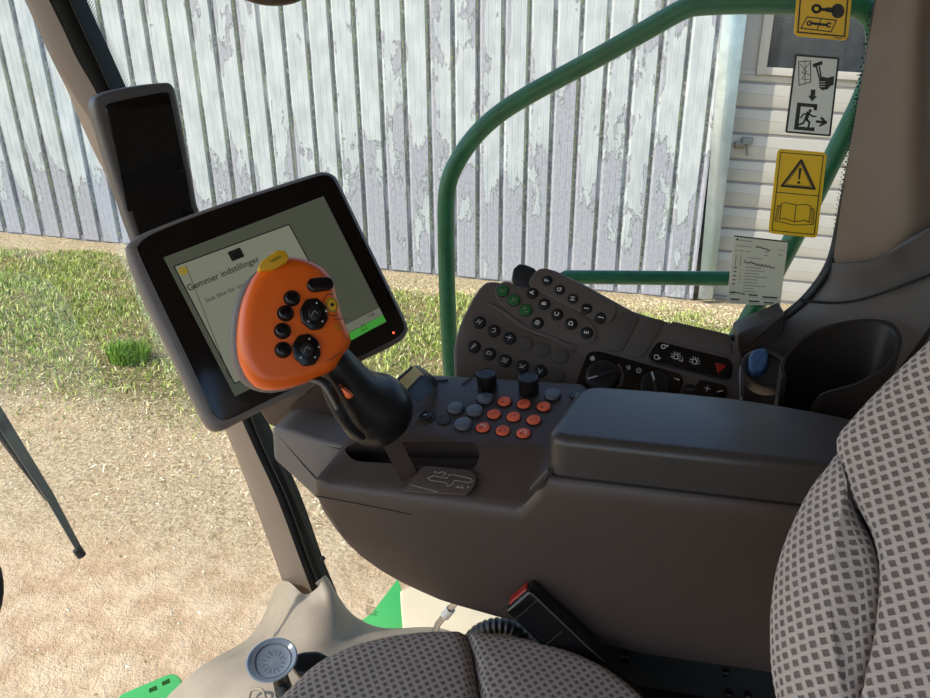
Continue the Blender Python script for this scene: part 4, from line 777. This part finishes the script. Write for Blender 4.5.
q = KP.uvs([(673,377.6),(679.5,379.2),(679,380.8)],.0036); w.flat(KP,q,.0036,'white_print'); hf = w.build('heater_fascia', kp, label='glossy black heater fascia')
for (x,y,rd,h_,pa) in ((602,377,.026,.016,math.radians(215)),(655,387,.024,.016,math.radians(122))):
    u,v = KP.uv(x,y,.004); w = MB(); n=30
    w.loft([[KP.pt(u+r_*math.cos(2*math.pi*k/n),v+r_*math.sin(2*math.pi*k/n),z) for k in range(n)] for r_,z in ((rd,.003),(rd,.008),(rd*.93,.0145),(rd*.86,h_),(rd*.5,h_+.0004))],'satin_black')
    w.slab(KP, rp([(u+rd*(.95*math.cos(pa)*a-.12*math.sin(pa)*b), v+rd*(.95*math.sin(pa)*a+.12*math.cos(pa)*b)) for a,b in ((-.9,-1),(.9,-1),(.9,1),(-.9,1))],.002), h_+.004,.006,'satin_black',.0015)
    w.ribbon(KP,[(u+rd*.35*math.cos(pa),v+rd*.35*math.sin(pa)),(u+rd*.85*math.cos(pa),v+rd*.85*math.sin(pa))],.0022,h_+.0045,'white_print'); w.build('heater_knob', hf)
w = MB(); w.slab(KP, rp(KP.uvs([(699,379.5),(724,385),(728,389),(724,404),(716,410),(692,404),(693,392)]),.006), .003,.004,'gloss_black',.0015); gy(707.3,388.3,[[(-1,0),(1,0)],[(0,-1),(0,1)]],.0042,wd=.0010); gy(720,391.3,[[(-.8,-.4),(.8,.5)]],.0042,wd=.0011); w.build('plus_minus_switch', kp)
w = MB(); u,v = KP.uv(690,391); w.disc(KP,u,v,.001,.011,.003,'satin_black',.001); w.ribbon(KP,[(u-.006,v),(u-.003,v+.002),(u,v),(u+.003,v+.003),(u+.006,v+.003)],.0008,.0044,'grey_print'); w.build('key', kp)
# ================================================================== CUP HOLDER, SOCKET
ch = empty('cup_holder', Zp(838,400,-.47), 'round dark cup holder with a slot in its side, beside the rear pillar', 'cup holder')
CF = Fr(Vp(838,358,1.0), R, O*.93+ZZ*.36)
co = cr([(781,380),(779,368),(785,355),(797,343),(814,332),(835,325),(858,321),(878,321),(892,325),(900,334),(902,345),(897,358),(886,370),(872,379),(855,387),(838,392),(824,396),(817,400),(811,407)],4)
P2 = [np.array(CF.uv(p[0],p[1])) for p in co]; cen = np.array(CF.uv(840,360)); D_ = -ZZ
rings = []
for k,p in enumerate(P2):
    m_ = cen+(p-cen)*.90; t_ = k/(len(P2)-1)
    dn = .13
    top = CF.pt(*p); topi = CF.pt(*(cen+(p-cen)*.905)); a_ = CF.pt(*(cen+(p-cen)*.96),.004)
    base = CF.pt(*(cen+(p-cen)*.93))+D_*dn; basei = CF.pt(*(cen+(p-cen)*.84))+D_*dn
    rings.append([top,CF.pt(*(cen+(p-cen)*.985),.0045),a_,CF.pt(*(cen+(p-cen)*.925),.0035),topi,basei,base])
w = MB(); w.loft(rings,'console_dark'); w.build('cup_wall', ch, 50)
w = MB(); bs = [CF.pt(*(cen+(p-cen)*.9))+D_*.125 for p in P2]; w.loft([bs,[b+D_*.008 for b in bs]],'console_dark'); w.build('cup_base', ch)
so = empty('power_socket', Vp(762,378,1.08), 'power socket with blue cap beside the cup holder', 'socket')
SO = facing(762,366,1.12,25,0,-20)
w = MB(); u,v = SO.uv(765,368); n=30; w.loft([[SO.pt(u+r_*1.15*math.cos(2*math.pi*k/n),v+r_*math.sin(2*math.pi*k/n),z) for k in range(n)] for r_,z in ((.030,-.03),(.030,-.002),(.028,.001),(.024,.0),(.022,-.006),(.021,-.006))],'console_dark'); w.build('collar', so, 50)
w = MB(); w.slab(SO, rp(SO.uvs([(748,360),(753,353),(763,351),(768,353),(768,366),(763,374),(752,376),(748,372)]),.006), .014,.02,'blue_plastic',.005,5); w.build('cap', so, 60, label='blue flip cap')
w = MB(); fr = facing(744,372,1.08,20,0,0); w.slab(fr, rp(fr.uvs([(739,366),(743,364),(745,374),(744,396),(740,398)]),.004),.0,.02,'pillar_low',.003); w.build('side_clip', so)
# ================================================================== SEAT
seat = empty('operator_seat', Zp(520,800,-.95), 'grey dotted fabric driver seat at the lower right', 'seat')
nb = Dp(830,560,1)*-1; SB = facing(860,560,.66,8,-22,0)
def cushion(name, fr, outl, mt, th, r, label=None, bulge=.0):
    w = MB(); P = np.array(outl); c0 = P.mean(0)
    ar = .5*np.sum(P[:,0]*np.roll(P[:,1],-1)-np.roll(P[:,0],-1)*P[:,1]); 
    if ar < 0: P = P[::-1]
    e = np.roll(P,-1,0)-P; e /= np.linalg.norm(e,axis=1)[:,None]+1e-12; nn_ = np.stack([e[:,1],-e[:,0]],1); nv = nn_+np.roll(nn_,1,0); nv /= np.linalg.norm(nv,axis=1)[:,None]+1e-9
    rings=[]; uv=[]; s_=0
    def rg(Q,h,su): rings.append([fr.pt(a,b,h) for a,b in Q]); uv.extend([(a+nx*su, b+ny*su) for (a,b),(nx,ny) in zip(Q,nv)])
    hx, hy = (P[:,0].max()-P[:,0].min())/2, (P[:,1].max()-P[:,1].min())/2; c0 = A3((P[:,0].max()+P[:,0].min())/2,(P[:,1].max()+P[:,1].min())/2)
    ins = lambda i: c0+(P-c0)*A3(1-i/hx,1-i/hy)
    rg(ins(r*.4),-th,th); rg(ins(.003),-th*.6,th*.6); rg(P,-r,r*.55)
    for k in range(1,9): a = math.pi/2*k/8; rg(ins(r*(1-math.cos(a))),-r+r*math.sin(a), r*.55*(1-k/8))
    Q = ins(r)
    for f in (.85,.7,.55,.4,.2,.02): rg(c0+(Q-c0)*f, bulge*(1-f*f), 0)
    w.loft(rings,mt,True,True,uv); o = w.build(name,seat,80)
    if label: o['label']=label
ob = cr([(841,450),(826,468),(811,487),(797,513),(785,541),(776,570),(771,605),(770,640),(772,675),(779,710),(790,750),(870,760),(866,700),(875,660),(882,600),(881,570),(872,541),(860,521),(851,500),(846,472)],3,True)
ocn = cr([(842,448),(858,426),(877,405),(900,382),(930,354),(960,335),(1050,330),(1080,500),(1060,750),(875,752),(870,700),(879,655),(885,600),(884,565),(875,535),(860,508),(848,478)],3,True)
cushion('backrest', SB, [SB.uv(p[0],p[1],-.03) for p in ocn], 'seat_fabric', .14, .016, bulge=.0)
cushion('backrest_bolster', SB, [SB.uv(p[0],p[1],-.02) for p in ob], 'seat_fabric', .13, .026, bulge=.012)
CU = Fr(Zp(460,680,-.68), R*.98-O*.05, O*.97+ZZ*.0)
oc1 = cr([(255,735),(268,706),(288,685),(312,663),(345,646),(385,635),(420,630),(450,629),(466,631),(473,650),(478,680),(482,720),(486,780),(486,860),(300,860),(250,790)],3,True)
oc2 = cr([(466,632),(480,631),(500,633),(530,638),(560,646),(590,658),(615,672),(640,692),(665,720),(690,780),(680,850),(490,860),(488,780),(484,720),(478,680),(472,650)],3,True)
cushion('seat_cushion', CU, [CU.uv(p[0],p[1],-.012) for p in oc1], 'cushion_fabric', .10, .030, bulge=.004)
cushion('cushion_bolster', CU, [CU.uv(p[0],p[1],-.010) for p in oc2], 'cushion_fabric', .10, .022, bulge=.004)
w = MB(); box(w, Fr(K(0,0,-.80),R,O), -.25,.45,.05,.78,0,.30,'void_black',.01); box(w, Fr(K(.2,.795,-.80),R,ZZ), -.28,.22,-.25,.065,.02,.06,'void_black',.004)
for x,y,rd in ((626,657,.007),(726,672,.005),(729,694,.005),(748,696,.005)): p = Vp(x,y,.768); w.disc(Fr(p,R,ZZ),0,0,0,rd,.006,'satin_black',.002,14)
w.build('seat_base', seat, label='black seat base')
# seat belt buckle
bk = empty('belt_buckle', Vp(570,660,.66), 'black seat belt buckle between console and seat cushion', 'buckle')
a_, b_ = Vp(521,598,.718), Vp(592,666,.705); BF = Fr(a_, b_-a_, np.cross(-a_, b_-a_)); 
if BF.n.dot(a_) > 0: BF = Fr(a_, b_-a_, -np.cross(-a_, b_-a_))
# turn about its long axis so that its right flank shows
y2 = BF.y*math.cos(.5)-BF.n*math.sin(.5)*(1 if BF.y[0] < 0 else -1); BF = Fr(a_, b_-a_, y2)
if BF.n.dot(a_) > 0: BF = Fr(a_, b_-a_, -y2)
w = MB(); w.slab(BF, rp([(-.004,-.024),(.13,-.024),(.13,.024),(-.004,.024)],.006), .012,.030,'gloss_black',.004,4,under=True); w.ribbon(BF,[(.012,-.023),(.012,.023)],.0007,.0122,'console_plastic'); w.ribbon(BF,[(.062,-.018),(.062,.012)],.0007,.0122,'console_plastic'); bb = w.build('buckle_body', bk)
w = MB(); w.slab(BF, rp([(-.0065,-.017),(.004,-.017),(.004,.017),(-.0065,.017)],.002), .004,.016,'red_plastic',.002); w.build('release_button', bb, label='red release button')
w = MB(); w.tube([BF.pt(.12,0,0),BF.pt(.2,0,-.01)],.02,'void_black',12,flat=.3); w.build('stalk', bk)
# suction cup mount
su = empty('suction_mount', Dp(285,690,1.22), 'clear suction cup on a black stem beside the pillar foot', 'suction cup')
SU = facing(272,661,1.16,32,10,14); w = MB(); n=40
w.loft([[SU.pt(r_*1.08*math.cos(2*math.pi*k/n),r_*math.sin(2*math.pi*k/n),z) for k in range(n)] for r_,z in ((.010,-.012),(.024,-.006),(.0335,.002),(.0345,.004),(.0325,.005),(.027,.001),(.018,-.003),(.007,-.004),(.002,-.003))],'bluish_clear'); cp_ = w.build('cup', su, 50)
w = MB()
for k in range(14): a = k*.449; w.ribbon(SU,[(.010*math.cos(a),.010*math.sin(a)),(.019*math.cos(a+.1),.019*math.sin(a+.1))],.0009,.0005,'pillar_low')
w.ribbon(SU,[(.0270*math.cos(a),.0270*math.sin(a)) for a in np.linspace(0,6.28,40,endpoint=False)],.0012,.0022,'pillar_low',closed=True); w.build('cup_ribs', cp_)
w = MB(); w.tube([SU.pt(.004,-.006,-.012),Dp(281,680,1.21),Dp(286,697,1.22),Dp(287,730,1.2)],[.013,.012,.015,.018],'black_rubber',14); w.build('stem', su)
w = MB(); fr = facing(303,662,1.2,20,0,10); w.slab(fr, rp(fr.uvs([(291,664),(293,655),(302,651),(318,650),(330,656),(326,672),(300,675)]),.006),.0,.03,'satin_black',.006,under=True); tag(w.build('phone_clamp'), 'small black clamp half hidden behind the seat cushion', 'clamp')
# overhead mirror edge and steering wheel
w = MB(); c_ = Dp(272,-11,.95); fr = facing(272,-11,.95,0,0,0); n=32; w.loft([[c_+fr.x*.042*s_*math.cos(2*math.pi*k/n)+fr.y*.018*s_*math.sin(2*math.pi*k/n)+fr.n*z for k in range(n)] for s_,z in ((.6,.012),(.85,.010),(1,.002),(1,-.01),(.9,-.02),(.5,-.03))],'console_plastic'); w.tube([c_+fr.y*.01-fr.n*.02,c_+ZZ*.55],.008,'black_rubber',10); tag(w.build('interior_mirror',angle=60), 'lower edge of a small brown mirror at the top of the view', 'mirror')
sw = empty('steering_wheel', Dp(-150,640,.62), 'black steering wheel rim just showing at the left edge', 'steering wheel')
SWF = facing(-118,608,.60,25,0,0); w = MB(); rr0 = 1.; us = SWF.uv(0,600); rd = abs(us[0])
pts = [SWF.pt(rd*math.cos(a),rd*math.sin(a)) for a in np.linspace(0,2*math.pi,49)]; w.tube(pts,.0085,'black_rubber',14,caps=True); w.build('rim', sw, 80)
w = MB(); w.disc(SWF,0,0,-.03,.03,.03,'black_rubber',.008); w.build('hub', sw)
for a in (-.5,3.6,1.57): w = MB(); w.tube([SWF.pt(.02*math.cos(a),.02*math.sin(a),-.01),SWF.pt((rd-.004)*math.cos(a),(rd-.004)*math.sin(a))],.006,'black_rubber',10); w.build('spoke', sw)
# ================================================================== LIGHT
sc = bpy.context.scene
sd_ = A3(-.80,-.36,.86); sd_ /= np.linalg.norm(sd_)
ld = bpy.data.lights.new('sun','SUN'); ld.energy = 5.4; ld.angle = math.radians(.53); ld.color = (1,.95,.87); lo_ = bpy.data.objects.new('sun',ld); col.objects.link(lo_)
lo_.rotation_euler = Vector(sd_).to_track_quat('Z','Y').to_euler(); lo_.location = Vector(sd_)*20
wd = bpy.data.worlds.new('world'); sc.world = wd; wd.use_nodes = True; wt = NT(wd); bg = wt.n['Background']; sky = wt.new('ShaderNodeTexSky', sky_type='NISHITA'); sky.sun_disc = False
sky.sun_elevation = math.asin(sd_[2]); sky.sun_rotation = math.atan2(sd_[0], sd_[1]); wt.link(sky.outputs[0], bg.inputs[0]); bg.inputs[1].default_value = .33
vs_ = sc.view_settings; vs_.view_transform = 'Standard'; vs_.look = 'None'; vs_.gamma = 1; vs_.use_curve_mapping = False; vs_.exposure = -.15
sc.cycles.max_bounces = 8; sc.cycles.transparent_max_bounces = 12; sc.cycles.caustics_reflective = False; sc.cycles.caustics_refractive = False; sc.cycles.sample_clamp_indirect = 4
try: sc.cycles.use_denoising = True
except Exception: pass
